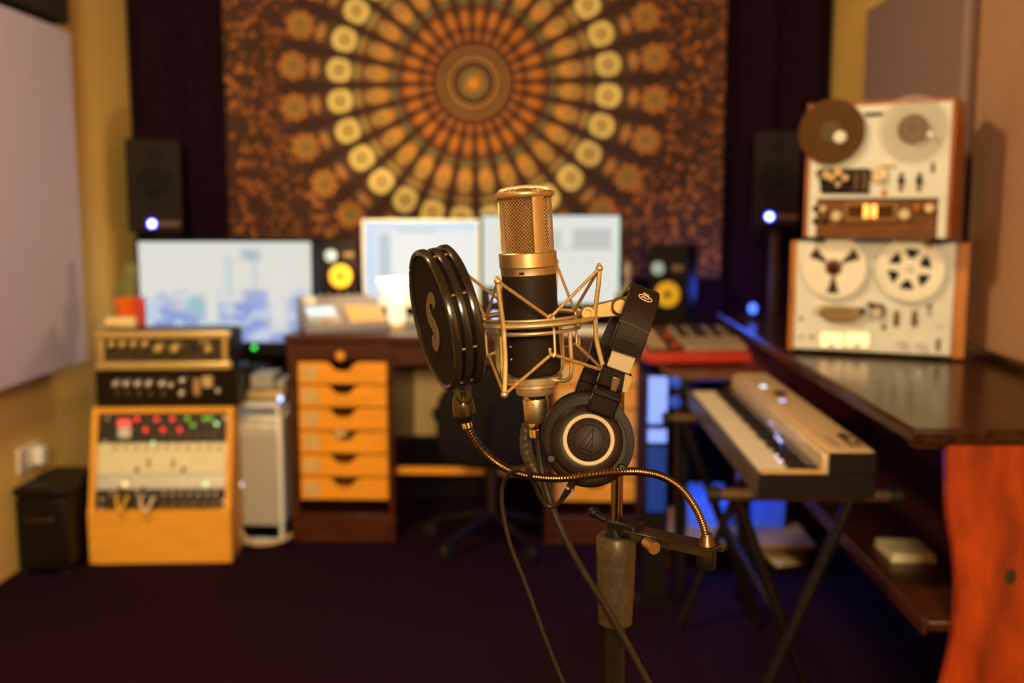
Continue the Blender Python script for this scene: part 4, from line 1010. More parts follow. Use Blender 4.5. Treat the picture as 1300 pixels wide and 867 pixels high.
# ------------------------------------------------------------------ blue lit things under the small table
q0, q1 = P(814, 560, 3.10), P(838, 560, 3.10)
o = thing('blue_lit_case', 'upright case with a glow standing for blue light at the end of the desk', 'light', Vector(((q0.x+q1.x)/2+.02, 3.12, 0)))
zl0, zl1 = P(835, 566, 3.10).z, P(835, 455, 3.10).z
MB().mm(q0.x-.01+.02, q1.x+.01+.02, 3.105, 3.14, .02, min(zl1+.01, SZ-.002)).build('case', BLACK, o, False, bevel=.004)
BLUE_LIT = glow('blue_lit_front_glow', (.22, .34, 1.0), 1.1)  # glow added in place of blue light falling on the case front
zl1 = min(zl1, SZ-.008)
MB().mm(q0.x+.02, q1.x+.02, 3.099, 3.105, P(835, 538, 3.10).z, zl1).build('blue_lit_front', BLUE_LIT, o, False, bevel=.002)
MB().mm(q0.x+.02, q1.x+.02, 3.099, 3.105, P(835, 562, 3.10).z, P(835, 545, 3.10).z).build('blue_lit_front', BLUE_LIT, o, False, bevel=.002)
MB().mm(q0.x+.02, q1.x+.02, 3.099, 3.105, P(835, 650, 3.10).z, P(835, 568, 3.10).z).build('blue_lit_front', glow('dim_blue_lit_front', (.012, .05, .30), .5), o, False, bevel=.002)
for yy in (485, 510):
    zz_ = P(850, yy, 3.10).z; MB().lathe([(.018, 0), (.018, .02), (0, .022)], fwd(q1.x+.042, zz_, 3.11), 18).build('knob', glow('blue_lit_knob', (.03, .10, .75), .35), o, False)  # knob glow stands for blue light falling on it
MB().mm(q0.x-.03, q1.x+.05, 3.09, 3.16, 0, .02).build('base', BLACK, o, False)
TUB = mat('blue_lit_bin_plastic', (.10, .26, .85), .4, 0, .1, 12)  # blue light on the bins is put into their colour
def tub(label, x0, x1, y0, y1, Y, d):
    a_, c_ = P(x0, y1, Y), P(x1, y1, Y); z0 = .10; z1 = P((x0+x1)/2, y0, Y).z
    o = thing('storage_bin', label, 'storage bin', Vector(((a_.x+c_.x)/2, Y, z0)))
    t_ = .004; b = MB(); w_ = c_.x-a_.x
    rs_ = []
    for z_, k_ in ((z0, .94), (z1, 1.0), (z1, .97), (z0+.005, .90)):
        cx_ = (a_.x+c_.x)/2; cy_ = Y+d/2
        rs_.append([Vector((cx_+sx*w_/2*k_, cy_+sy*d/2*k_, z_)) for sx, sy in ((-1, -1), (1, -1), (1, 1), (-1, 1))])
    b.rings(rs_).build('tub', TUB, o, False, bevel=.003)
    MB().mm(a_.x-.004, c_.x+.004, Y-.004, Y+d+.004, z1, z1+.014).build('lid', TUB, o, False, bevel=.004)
tub('wide bin with blue light in its colour under the small table, nearest the desk', 872, 930, 640, 682, 3.60, .24)
tub('narrow bin with blue light in its colour under the small table, nearest the cabinet', 956, 996, 634, 682, 3.60, .24)
o = tag(MB().mm(.405, .95, 3.42, 3.86, .082, .10).build('floor_board', mat('tan_board', (.42, .25, .10), .5, 0, .2, 8), bevel=.004), 'tan board low above the floor under the blue-lit bins', 'board')
for i_ in range(2): tag(MB().mm(.41+.47*i_, .46+.47*i_, 3.45, 3.83, 0, .082).build('board_batten', DW), ['dark wooden block under the desk end of the tan board', 'dark wooden block under the cabinet end of the tan board'][i_], 'block')
# pedals on the floor
def pedal(label, px_, py_, m_, z=0):
    q_ = PZ(px_, py_, .03); M = TR(q_.x, q_.y, 0, .3)
    o = thing('foot_pedal', label, 'pedal', M)
    MB().mm(-.05, .05, -.09, .09, 0, .022).build('base', BLACK, o, bevel=.005)
    MB().mm(-.042, .042, -.085, .07, .024, .036, Matrix.Rotation(.09, 4, 'X') @ Matrix.Translation((0, 0, .006))).build('treadle', m_, o, bevel=.004)
    MB().rod((-.045, .06, .024), (.045, .06, .024), .008).build('hinge', GUN, o)
pedal('foot pedal with a pale treadle on the floor under the small table', 985, 706, mat('pale_treadle', (.75, .60, .34), .4))
pedal('black foot pedal on the floor under the small table', 940, 706, GUN)
lq = P(986, 393, 3.75)
o = thing('blue_lamp', 'small blue lamp glowing on the cabinet end by the lower tape recorder', 'lamp', Vector((.78, 3.75, CZ)))
MB().lathe([(.03, 0), (.03, .008), (.010, .012), (.010, P(986, 396, 3.75).z-CZ)], None, 18).build('base', BLACK, o)
hb_ = P(986, 392, 3.75).z-CZ
MB().ball((0, 0, hb_), .017, sc=(1, 1, 1.25)).build('bulb', glow('blue_bulb', (.06, .16, 1.0), 2.2), o)
# ================================================================== FOREGROUND: MICROPHONE
A = P(665.5, 246, 1.0); B = P(682, 545, 1.0); AX = (B-A).normalized()
MMIC = axis_m(A, -AX, Vector((0, -1, 0)))      # local z up the mic axis, origin at the cap rim
px = 1.0/1300
def hz(y):                                      # image row -> local z on the axis
    t = (y-246)/(545-246); return -(B-A).length*t
# azimuth of the viewer in local coords
vloc = MMIC.inverted() @ C; vaz = math.atan2(vloc.y, vloc.x)
rloc = MMIC.to_3x3().inverted() @ (R3 @ Vector((1, 0, 0)))
sgn = 1 if (Matrix.Rotation(vaz, 3, 'Z').inverted() @ rloc).y > 0 else -1
def az(deg): return vaz+sgn*math.radians(deg)   # deg to the right as seen from the camera
o = thing('microphone', 'large champagne-gold and dark grey studio microphone held in the wire shock mount', 'microphone', MMIC)
R1 = .0270
# grille frame: two posts between rings
b = MB()
b.lathe([(R1+.0012, hz(250.5)), (R1+.0024, hz(247.5)), (R1+.0022, hz(245)), (R1-.001, hz(243)), (R1-.004, hz(243)), (R1-.004, hz(252)), (R1-.0002, hz(252))], None, 64)
for d0, d1 in ((15, 41), (195, 221)):
    pts = [az(d0+(d1-d0)*k/8) for k in range(9)]
    rs = [[Vector((r_*math.cos(a_), r_*math.sin(a_), z_)) for r_, z_ in ((R1+.0006, hz(320)), (R1+.0006, hz(249)), (R1-.002, hz(249)), (R1-.002, hz(320)))] for a_ in pts]
    b.rings(rs)
b.build('basket_frame', GOLD, o)
# top dome mesh
MESHM = mat('gold_wire_mesh', (.86, .62, .34), .36, .85, .1, 300)
def wire(o_, th):
    md = o_.modifiers.new('wire', 'WIREFRAME'); md.thickness = th; md.use_even_offset = False; md.use_boundary = True; return o_
def diamond_cyl(r, z0, z1, n, rows):
    b = MB(); vs = {}
    dz = (z1-z0)/rows
    def v(i, k):
        i2 = i % (2*n); key = (i2, k)
        if key not in vs:
            a_ = PI*i2/n; vs[key] = b.b.verts.new((r*math.cos(a_), r*math.sin(a_), z0+dz*k))
        return vs[key]
    for k in range(0, rows-1):
        for i in range(2*n):
            if (i+k) % 2 == 0: b.b.faces.new((v(i, k+1), v(i+1, k), v(i+2, k+1), v(i+1, k+2)) if k+2 <= rows else (v(i, k+1), v(i+1, k), v(i+2, k+1)))
    return b
wire(diamond_cyl(R1-.0012, hz(322), hz(248), 46, 34).build('grille', MESHM, o, smooth=False), .00078)
b = MB(); vs = {}
rad = R1-.001; nr = 26
def dm(i, k):
    if (i, k) not in vs:
        x_, y_ = (i-nr/2)*2*rad/nr, (k-nr/2)*2*rad/nr; q_ = math.hypot(x_, y_)
        if q_ > rad: x_, y_ = x_*rad/q_, y_*rad/q_
        q_ = min(q_, rad); vs[(i, k)] = b.b.verts.new((x_, y_, hz(243.5)+.0062*math.sqrt(max(0, 1-(q_/rad)**2))**.8))
    return vs[(i, k)]
for i in range(nr):
    for k in range(nr):
        if math.hypot((i+.5-nr/2), (k+.5-nr/2)) < nr/2+.2: b.b.faces.new((dm(i, k), dm(i+1, k), dm(i+1, k+1), dm(i, k+1)))
bmesh.ops.remove_doubles(b.b, verts=b.b.verts, dist=1e-5)
wire(b.build('dome_mesh', MESHM, o, smooth=False), .0006)
MB().lathe([(.0215, hz(322)), (.0215, hz(250)), (.020, hz(247)), (0, hz(243.2))], None, 40).build('inner_screen', mat('inner_brass_gauze', (.13, .07, .025), .6, .4, .5, 2500), o)
MB().lathe([(R1-.002, hz(318)), (R1+.0003, hz(318.2)), (R1+.0013, hz(319.5)), (R1+.0013, hz(336)), (R1+.0005, hz(337)), (R1+.0003, hz(338)), (R1+.0003, hz(346)), (R1-.0003, hz(347))], None, 64).build('gold_band', GOLD, o)
q_ = az(-14)
MB().box((0, 0, 0), (.0006, .0048, .0022), Matrix.Rotation(q_, 4, 'Z') @ Matrix.Translation((R1+.0005, 0, hz(343)))).build('pad_switch', BLACK, o)
MB().lathe([(R1-.0006, hz(347)), (R1-.0002, hz(347.6)), (R1-.0002, hz(465)), (R1-.0014, hz(470)), (R1-.004, hz(472.5)), (R1-.008, hz(473))], None, 64).build('body', BODY, o)
MB().lathe([(.0115, hz(472)), (.0115, hz(499))], None, 32).build('threaded_neck', CHROME, o)
for z_ in (403, 434, 450):
    q_ = az(-66 if z_ == 403 else -52); MB().ball((R1*math.cos(q_), R1*math.sin(q_), hz(z_)), .0013, sc=(1, 1, 1)).build('screw', GOLD, o)
# ------------------------------------------------------------------ shock mount
o = thing('shock_mount', 'champagne wire spider shock mount around the microphone with elastic cords', 'shock mount', MMIC)
def lp(r, deg, y): a_ = az(deg); return Vector((r*math.cos(a_), r*math.sin(a_), hz(y)))
MT_ = lambda y: Matrix.Translation((0, 0, hz(y)))
# posts: front-left A, right B, back-right D, back-left C
posts = {}
for k, (d0, yt, yb) in enumerate(((-23, 347, 482), (67, 341.5, 468), (157, 337, 455), (247, 338.5, 462))):
    top, bot = lp(.073, d0, yt), lp(.073, d0, yb); midp = lp(.0665, d0, (yt+yb)/2+3)
    posts[k] = (top, bot)
    MB().tube(sm([top, lp(.0715, d0, yt+18), lp(.0665, d0, (yt+yb)/2-10), midp, lp(.067, d0, yb-35), bot], 6), .0024, 10).build('post', ROD, o)
    b = MB(); b.ball(top, .0036, None, 12); b.ball(top+Vector((0, 0, .003)), .0022, None, 8); b.build('post_tip', ROD, o)
    b = MB(); b.ball(bot, .0036, None, 12); b.build('post_tip', ROD, o)
RO = .0655
MB().torus(RO, .0027, MT_(402), 72, 10).build('outer_ring', ROD, o)
MB().torus(.0475, .0020, MT_(415), 60, 8).build('inner_ring', ROD, o)
MB().torus(.0500, .0017, MT_(399), 60, 8).build('inner_ring', ROD, o)
# hooks/inner uprights
hooks = {}
for k, d0 in enumerate((22, 112, 202, 292)):
    h0, h1 = lp(.047, d0, 397), lp(.047, d0, 441)
    hooks[k] = (h0, h1)
    b = MB(); b.tube([lp(.0495, d0-3, 401), lp(.0495, d0-3, 395), lp(.0500, d0+0, 393), lp(.0495, d0+3, 395), lp(.0490, d0+3, 441)], .0014, 8)
    b.build('cord_hook', ROD, o)
    b = MB(); b.tube([lp(.0490, d0-3, 433), lp(.0495, d0-3, 441), lp(.0500, d0, 444), lp(.0495, d0+3, 441)], .0014, 8); b.build('cord_hook', ROD, o)
for d0 in (-40, 50, 140, 230):
    b = MB(); b.tube(sm([lp(.047, d0, 415), lp(.047, d0, 440), lp(.047, d0, 464), lp(.044, d0, 475), lp(.036, d0, 479), lp(.024, d0, 479)], 6), .0021, 10); b.build('cradle_rod', ROD, o)
MB().lathe([(.0150, hz(488)), (.0235, hz(488)), (.0235, hz(483)), (.0275, hz(482.5)), (.0280, hz(474.5)), (.0240, hz(474)), (.0150, hz(474))], None, 56).build('clamp_ring', ZINC, o)
MB().lathe([(.0130, hz(498.5)), (.0180, hz(498.5)), (.0188, hz(497)), (.0188, hz(487.6)), (.0130, hz(487.6))], None, 48).build('clamp_nut', ZINC, o)
CORD = mat('tan_elastic_cord', (.42, .27, .11), .5, .3, .3, 500)
def cord(a_, b_, r_=.0016): 
    mid = (a_+b_)/2; MB().tube([a_, mid, b_], r_, 8).build('elastic_cord', CORD, o)
nb = {0: (0, 3), 1: (0, 1), 2: (1, 2), 3: (2, 3)}
for k in range(4):
    for h in nb[k]:
        cord(posts[k][0], hooks[h][0]); cord(posts[k][1], hooks[h][1])
# bracket to the stand
br0 = MMIC @ lp(RO, 80, 402)
YBk = .985
pl = [(738, 400), (741, 391), (748, 388), (800, 375), (806, 379), (804, 396), (800, 400), (752, 404), (744, 405)]
pl3 = [P(a_, b_, YBk) for a_, b_ in pl]
MB().prism([(v_.x, v_.z) for v_ in pl3], YBk-.004, YBk+.004).build('bracket_plate', mat('satin_brass_plate', (.46, .34, .17), .42, .7, .06, 120), o, False, bevel=.0012)
q_ = P(746, 396, YBk); MB().lathe([(.0075, 0), (.0075, .008), (.006, .010), (.0035, .010), (.0035, .006), (0, .006)], fwd(q_.x, q_.z, YBk-.003), 24).build('pivot_ring', MATS['satin_brass_plate'], o, False)
q_ = P(786, 387, YBk); MB().lathe([(.0080, 0), (.0080, .012), (.0065, .015), (0, .015)], fwd(q_.x, q_.z, YBk-.003), 24).build('thumb_screw', MATS['satin_brass_plate'], o, False)
PXS = P(783, 640, 1.04).x; PYS = 1.04
ztopp = P(790, 398, 1.04).z
MB().tube(sm([P(800, 388, YBk), P(803, 390, 1.01), Vector((PXS+.010, 1.03, ztopp+.004)), Vector((PXS, PYS, ztopp-.012))], 6), .0065, 12).build('bracket_neck', ROD, o, False)
MB().lathe([(.011, 0), (.012, .004), (.012, .022), (.010, .026)], Matrix.Translation((PXS, PYS, ztopp-.036)), 24).build('thread_collar', ROD, o, False)
# ------------------------------------------------------------------ microphone stand
o = thing('microphone_stand', 'black microphone stand with a dark grey grip and slim pole behind the headphones', 'microphone stand', Vector((PXS, PYS, 0)))
zg1, zg0 = P(782, 679, PYS).z, P(782, 792, PYS).z
MB().rod((0, 0, zg1-.02), (0, 0, ztopp-.036), .0063, None, 20).build('upper_pole', mat('polished_black_steel', (.22, .17, .12), .16, 1, .1, 60), o)
rg = .0208
MB().lathe([(.0150, zg0), (.0178, zg0+.002), (rg*.93, zg0+.03), (rg, zg1-.02), (rg, zg1-.003), (rg-.002, zg1), (.012, zg1), (.0105, zg1-.004), (.008, zg1-.004)], None, 40).build('clutch_grip', mat('dark_grey_grip', (.070, .058, .042), .38, .3, .25, 150), o)
MB().lathe([(.0105, zg1-.004), (.0105, zg1+.006), (.0085, zg1+.010), (.0065, zg1+.010)], None, 24).build('pole_collar', BLACK, o)
MB().rod((0, 0, .03), (0, 0, zg0+.01), .0110, None, 20).build('lower_pole', mat('black_steel_tube', (.02, .016, .012), .35, .4, .1, 60), o)
MB().lathe([(.125, 0), (.128, .006), (.124, .014), (.03, .024), (.016, .04), (.012, .05)], None, 48).build('base', BLACK, o)
# ------------------------------------------------------------------ pop filter
PYc = .985
c0 = P(551.5, 406.5, PYc); vd = (c0-C).normalized()
uR = (R3 @ Vector((1, 0, 0))); uR = (uR-vd*uR.dot(vd)).normalized(); uU = uR.cross(vd).normalized()
if uU.z < 0: uU = -uU
aN = math.radians(14.2)
nrm = (uR*-.974+uU*-.226)*math.cos(aN)-vd*math.sin(aN)        # facing left, slightly to the camera
nrm.normalize()
MPF = axis_m(c0, nrm, (uU*.974-uR*.226))
Rp = 92*PYc/1300
o = thing('pop_filter', 'round black double mesh pop filter on a gooseneck before the microphone', 'pop filter', MPF)
RIM = mat('black_rim_plastic', (.022, .016, .012), .22, 0, .2, 50, coat=.3)
rimp = [(Rp-.006, -.0035), (Rp-.0055, .0030), (Rp-.003, .0042), (Rp-.001, .0035), (Rp, .001), (Rp, -.003), (Rp-.002, -.0045), (Rp-.005, -.0045)]
def rim(z0, s_=1.0, nm='rim'):
    rs = [[Vector(((r_*s_)*math.cos(a_), (r_*s_)*math.sin(a_), z0+h_)) for r_, h_ in rimp] for a_ in [2*PI*k/96 for k in range(96)]]
    return MB().rings(rs, closed=True).build(nm, RIM, o)
rim(0); rim(-.0115, .985); rim(-.0225, 1.0)
for z0 in (.0005, -.0225): MB().lathe([(0, z0+.0006), (Rp-.005, z0+.0003), (Rp-.005, z0-.0003), (0, z0-.0006)], None, 96).build('mesh_screen', CLOTH, o)
MB().lathe([(Rp-.012, -.0035), (Rp-.007, -.0035), (Rp-.007, -.020), (Rp-.012, -.020)], None, 72).build('inner_sleeve', BLACK, o)
CLP = mat('tan_spacer_pin', (.50, .36, .17), .35, .5)
# local angle: x axis of MPF; put spacers around
for k in range(8):
    a_ = 2*PI*k/8+.28; v_ = Vector(((Rp-.0035)*math.cos(a_), (Rp-.0035)*math.sin(a_), 0))
    MB().rod(v_+Vector((0, 0, -.004)), v_+Vector((0, 0, -.0195)), .0011, None, 8).build('spacer_pin', CLP, o)
# S-like mark on the front mesh
# in-plane axes: up = MPF y-ish
Mi = MPF.inverted()
def inpl(px_, py_):
    d_ = ray(px_, py_); o_ = Mi @ C; dl = Mi.to_3x3() @ d_; t_ = (.0022-o_.z)/dl.z; v_ = o_+dl*t_; return v_
MRK = mat('grey_emblem', (.13, .10, .070), .5, 0, .2, 200)
cl_ = sm([Vector((a_, b_, w_)) for a_, b_, w_ in ((550.5, 392, 1.2), (549.5, 383, 1.9), (546, 378, 2.3), (543.2, 384, 2.3), (542.8, 394, 2.3), (545.2, 404, 2.4), (549.5, 413, 2.4), (553.5, 423, 2.4), (555.2, 433, 2.3), (553.6, 440, 2.2), (550.2, 435, 1.8), (549, 426, 1.1))], 6)
b = MB(); rs = []
for k, c_ in enumerate(cl_):
    t_ = cl_[min(k+1, len(cl_)-1)]-cl_[max(k-1, 0)]; tx, ty = t_.x*3.6, t_.y; l_ = math.hypot(tx, ty); nx, ny = ty/l_/3.6, -tx/l_; hw_ = c_.z*3.0
    p_, q_ = inpl(c_.x+nx*hw_, c_.y+ny*hw_), inpl(c_.x-nx*hw_, c_.y-ny*hw_)
    rs.append([Vector((p_.x, p_.y, .0014)), Vector((p_.x, p_.y, .0020)), Vector((q_.x, q_.y, .0020)), Vector((q_.x, q_.y, .0014))])
b.rings(rs)
b.build('emblem', MRK, o, smooth=False)
# yoke, connector and gooseneck
def W(px_, py_, Y): return P(px_, py_, Y)
CON = mat('dark_bronze_fitting', (.10, .075, .045), .25, .8, .2, 60)
jb, jt = W(590, 528, .987), W(585.5, 497, .985)
mc = axis_m(jb, jt-jb); Lc = (jt-jb).length
MB().lathe([(.0090, 0), (.0108, .002), (.0112, Lc*.35), (.0098, Lc*.72), (.0062, Lc*.95), (.004, Lc)], mc, 28).build('yoke_socket', CON, o, False)
for s_, (xa, ya) in ((1, (579, 494)), (-1, (596, 489))):
    MB().tube(sm([W(587 if s_ > 0 else 591, 512, .978), W(582 if s_ > 0 else 595, 503, .978), W(xa, ya, .98)], 5), .0034, 8).build('yoke_arm', RIM, o, False)
b = MB(); b.lathe([(.0092, 0), (.0072, -.004), (.0066, -.006)], mc, 24); b.build('yoke_collar', BLACK, o, False)
f0 = W(590.8, 531, .987); f1 = W(594, 543, .986); MB().rod(f0, f1, .0054, .0050, 20).build('ferrule', CHROME, o, False)
gp = [(594, 542, .986), (600, 554, .984), (612, 571, .978), (631, 588, .965), (655, 600, .945), (685, 606, .925), (715, 607, .908), (748, 603, .900), (785, 599, .904), (815, 599, .918), (843, 606, .935), (866, 622, .950), (883, 645, .963), (893, 668, .972), (897, 688, .976)]
pts = sm([W(*g_) for g_ in gp], 14)
# resample evenly
L = [0]
for a_, b_ in zip(pts, pts[1:]): L.append(L[-1]+(b_-a_).length)
nn = int(L[-1]/.0006); ev = []; j = 0
for i in range(nn+1):
    s_ = L[-1]*i/nn
    while j < len(L)-2 and L[j+1] < s_: j += 1
    ev.append(pts[j].lerp(pts[j+1], (s_-L[j])/max(1e-9, L[j+1]-L[j])))
MB().tube(ev, .0035, 10, False, [1+.14*math.cos(2*PI*i/5) for i in range(nn+1)]).build('gooseneck', mat('dark_gooseneck_steel', (.17, .115, .06), .3, 1, .15, 90), o, False)
zb_ = W(897, 692, .976)
MB().lathe([(.0088, 0), (.0085, .002), (.0055, .009), (.0050, .012)], axis_m(zb_, (0, 0, 1)), 24).build('ferrule', GUN, o, False)
# flat clamp bar from the pole to the gooseneck foot
e0 = Vector((PXS+.004, PYS, zb_.z-.0005)); e1 = Vector((zb_.x+.010, zb_.y-.004, zb_.z-.0005)); d_ = (e1-e0); Lb = d_.length
Mb = Matrix.Translation(e0) @ Matrix.Rotation(math.atan2(d_.y, d_.x), 4, 'Z')
b = MB(); b.mm(.012, Lb, -.013, .013, -.0022, 0, Mb); b.mm(.020, Lb, -.013, -.0108, -.009, -.0022, Mb); b.mm(.020, Lb, .0108, .013, -.009, -.0022, Mb)
b.build('clamp_bar', RIM, o, False, bevel=.0008)
b = MB(); b.mm(-.011, .024, -.011, .011, -.009, .006, Mb); b.build('pole_clamp', BLACK, o, False, bevel=.003)
b = MB(); b.rod(Mb @ Vector((-.014, -.006, .004)), Mb @ Vector((-.026, -.010, .010)), .004, .004); b.ball(Mb @ Vector((-.027, -.0105, .011)), .006); b.build('clamp_lever', BLACK, o, False)
q_ = W(826, 691, .99); MB().rod(q_+Vector((-.004, .006, .0)), q_+Vector((.003, -.009, -.001)), .0055, .0065, 16).build('thumb_screw', mat('worn_brass_screw', (.45, .33, .16), .35, .9), o, False)
MB().lathe([(.0085, -.024), (.0098, -.022), (.0098, -.003), (.0085, -.001)], axis_m(zb_, (0, 0, 1)), 24).build('foot_nut', BLACK, o, False)
# ------------------------------------------------------------------ headphones
YE = .945
hc = P(748, 561, YE); hn = (C-hc).normalized()
MHP = axis_m(hc, hn)
o = thing('headphones', 'black closed headphones with a silver ring on the ear cup, hanging from the mount bracket', 'headphones', MHP)
s_ = YE/1300
EAR = mat('ear_cup_plastic', (.019, .0098, .0075), .45, 0, .15, 200, spec=.16)
EAR2 = mat('ear_cup_gloss', (.013, .0068, .005), .42, 0, .15, 60, spec=.10)
def cup(M, front=True):
    pad = MB().lathe([(.020, -.022), (.0345, -.0225), (.0405, -.0205), (.0432, -.014), (.0425, -.006), (.0395, -.003), (.0200, -.003)], M, 56).build('ear_pad', LEATH, o)
    MB().lathe([(.0392, -.004), (.0405, -.002), (.0412, .002), (.0405, .005), (.0385, .0065), (.0360, .007), (0, .007)], M, 64).build('ear_cup', EAR, o)
    MB().lathe([(.0335, .006), (.0340, .011), (.0330, .0135), (.0300, .0155), (.0245, .0165), (.0235, .0165), (0, .0165)], Matrix.Translation((-.003, -.0015, 0)) @ M if not front else M @ Matrix.Translation((-.0025, .001, 0)), 64).build('cap', EAR if front else EAR2, o)
    if front:
        Mc = M @ Matrix.Translation((-.0005, .0020, 0))
        MB().lathe([(.0200, .0160), (.0202, .0176), (.0212, .0182), (.0228, .0182), (.0238, .0174), (.0240, .0160)], Mc, 72).build('silver_ring', mat('silver_ring_metal', (.56, .52, .42), .5, .0, .03, 100), o)
        MB().lathe([(.0199, .0160), (.0199, .0172), (.0190, .0178), (0, .0180)], Mc, 56).build('centre_disc', EAR, o)
        b = MB(); b.torus(.0140, .00042, Mc @ Matrix.Translation((0, 0, .0180)), 56, 6)
        def pl_(px_, py_): 
            v_ = Mc.inverted(); wloc = MHP.inverted() @ P(px_, py_, YE-.018); return Vector(((wloc.x), (wloc.y), .0182))
        tri = [pl_(753.3, 544), pl_(735, 567.5), pl_(751.2, 574.5)]
        def stroke(pts_, closed=True): b.tube(pts_, .00042, 6, closed)
        for i in range(3): stroke([tri[i], tri[(i+1) % 3]], False)
        stroke([tri[0].lerp(tri[2], .35), tri[1].lerp(tri[2], .42)], False); stroke([tri[0].lerp(tri[2], .62), tri[1].lerp(tri[2], .70)], False)
        b.build('emblem', BLACKG, o)
cup(Matrix.Identity(4))
# yoke around the front cup (local frame: x right, y up, z to the camera)
def yoke(M, a0, a1, z_, r_=.0385):
    pts_ = [Vector((r_*math.cos(a_), r_*math.sin(a_), z_)) for a_ in [math.radians(a0+(a1-a0)*k/40) for k in range(41)]]
    rs = []
    for k, p_ in enumerate(pts_):
        rd = Vector((p_.x, p_.y, 0)).normalized(); t_ = k/40; wd = .0024+.0020*math.sin(PI*t_)
        rs.append([M @ (p_+rd*wd+Vector((0, 0, -.0015))), M @ (p_+rd*wd+Vector((0, 0, .0022))), M @ (p_-rd*wd+Vector((0, 0, .0030))), M @ (p_-rd*wd+Vector((0, 0, -.0015)))])
    return MB().rings(rs).build('yoke', EAR2, o)
yoke(Matrix.Identity(4), -38, 205, .0085)
for a_ in (-38, 205):
    v_ = Vector((.0385*math.cos(math.radians(a_)), .0385*math.sin(math.radians(a_)), .008)); MB().lathe([(.0045, 0), (.0045, .004), (.003, .0055), (0, .0055)], Matrix.Translation(v_), 16).build('yoke_pivot', BLACK, o)
# arm pieces in the tilted frame of the band: q(px,py,Y)
ta = Vector((.32, 0, .947)); 
wv = (P(838, 381, .935)-P(798, 364, .935)).normalized()      # width axis of the band
uv = Vector((-wv.z, 0, wv.x)).normalized()
if uv.z < 0: uv = -uv
def poly_px(pts_, Y, y0, y1, name, m_, bev=.0015, parent=None):
    v_ = [P(a_, b_, Y) for a_, b_ in pts_]
    return MB().prism([(p_.x, p_.z) for p_ in v_], y0, y1).build(name, m_, parent or o, False, bevel=bev)
SL = mat('cream_steel_slider', (.44, .40, .31), .42, .4, .05, 150)
poly_px([(779, 440), (808, 452), (798, 478), (769, 468)], .938, .9375, .9395, 'slider', SL, .0004)
poly_px([(766, 463), (804, 477), (795, 499.5), (757, 487)], .932, .928, .942, 'hinge_block', EAR2, .002)
poly_px([(777, 475), (790, 480), (783, 500), (772, 496)], .927, .9245, .929, 'hinge_tongue', GUN, .002)
poly_px([(793, 474), (804, 478), (796, 499), (789, 497)], .931, .927, .929, 'hinge_lit_side', mat('tan_lit_hinge_side', (.42, .32, .19), .4, .5), .0005)  # tan strip paints the gold light on the hinge block's right side
poly_px([(757, 489), (790, 500), (778, 531), (745, 519)], .926, .920, .936, 'hinge_block', EAR2, .002)
poly_px([(751, 498), (787, 511), (788, 504), (755, 490)], .925, .918, .921, 'hinge_pin', BLACK, .0015)
# headband: padded strip folded over the bracket
cl = [(793.5, 447, .934), (799, 432, .932), (806, 412, .934), (812, 394, .941), (816, 381, .952), (818, 373, .968), (817, 370, .985), (813, 374, 1.004), (805, 386, 1.016), (794, 408, 1.020), (783, 432, 1.018), (774, 452, 1.012)]
pts = sm([P(*g_) for g_ in cl], 6)
hw, ht_ = .0148, .0045
prof_ = [(-hw, -ht_*.6), (-hw*.93, -ht_), (hw*.93, -ht_), (hw, -ht_*.6), (hw, ht_*.6), (hw*.93, ht_), (-hw*.93, ht_), (-hw, ht_*.6)]
MB().sweep(pts, prof_, False, wv).build('headband', LEATH, o, False)
# seam line and end sleeve
def at_band(px_, py_, Y): return P(px_, py_, Y)
MB().tube([P(786.5, 406.5, .9285), P(806, 414, .9280), P(824.5, 424, .9285)], .0006, 6).build('seam', mat('seam_sheen', (.10, .065, .035), .35), o, False)
MB().tube([P(786, 431, .9265), P(797, 434, .926), P(807, 438, .9265)], .0005, 6).build('seam', BLACK, o, False)
# oval emblem on the band
EM = mat('cream_print', (.72, .62, .46), .5)
ec = P(816.5, 381.5, .9420)
tb_ = None
# band surface normal near the emblem
i_ = min(range(len(pts)), key=lambda k: (pts[k]-P(815, 384, .950)).length)
tg = (pts[min(i_+1, len(pts)-1)]-pts[i_-1]).normalized(); nb_ = wv.cross(tg).normalized()
if nb_.dot(C-pts[i_]) < 0: nb_ = -nb_
cen = pts[i_]+nb_*(ht_+.0004)+wv*.001
Me = axis_m(cen, nb_, tg if tg.z > 0 else -tg)
b = MB()
re = lambda a_, k_=1: Me @ Vector((.0066*k_*math.cos(a_), .0038*k_*math.sin(a_), 0))
b.tube([re(2*PI*k/36) for k in range(36)], .00045, 6, True)
b.tube([Me @ Vector(v_) for v_ in ((-.004, -.001, 0), (-.0015, .0010, 0), (.0008, -.0008, 0), (.0038, .0010, 0))], .0005, 6)
b.tube([Me @ Vector(v_) for v_ in ((-.003, .0040, 0), (-.0025, .0068, 0), (-.0002, .0062, 0), (0, .0042, 0))], .0005, 6)
b.tube([Me @ Vector(v_) for v_ in ((.0005, .0062, 0), (.0022, .0058, 0), (.0024, .0038, 0))], .0005, 6)
b.build('printed_emblem', EM, o, False)
# back arm and back cup
poly_px([(752, 432), (776, 440), (764, 474), (744, 466)], 1.012, 1.008, 1.016, 'slider', EAR2, .0004)
poly_px([(744, 458), (768, 466), (758, 492), (734, 483)], 1.008, 1.002, 1.016, 'hinge_block', EAR2, .002)
poly_px([(735, 480), (757, 488), (748, 512), (727, 504)], 1.004, .996, 1.012, 'hinge_block', EAR2, .002)
hc2 = P(743, 552, .990)
M2l = MHP.inverted() @ axis_m(hc2, -hn)
cup(M2l, False)
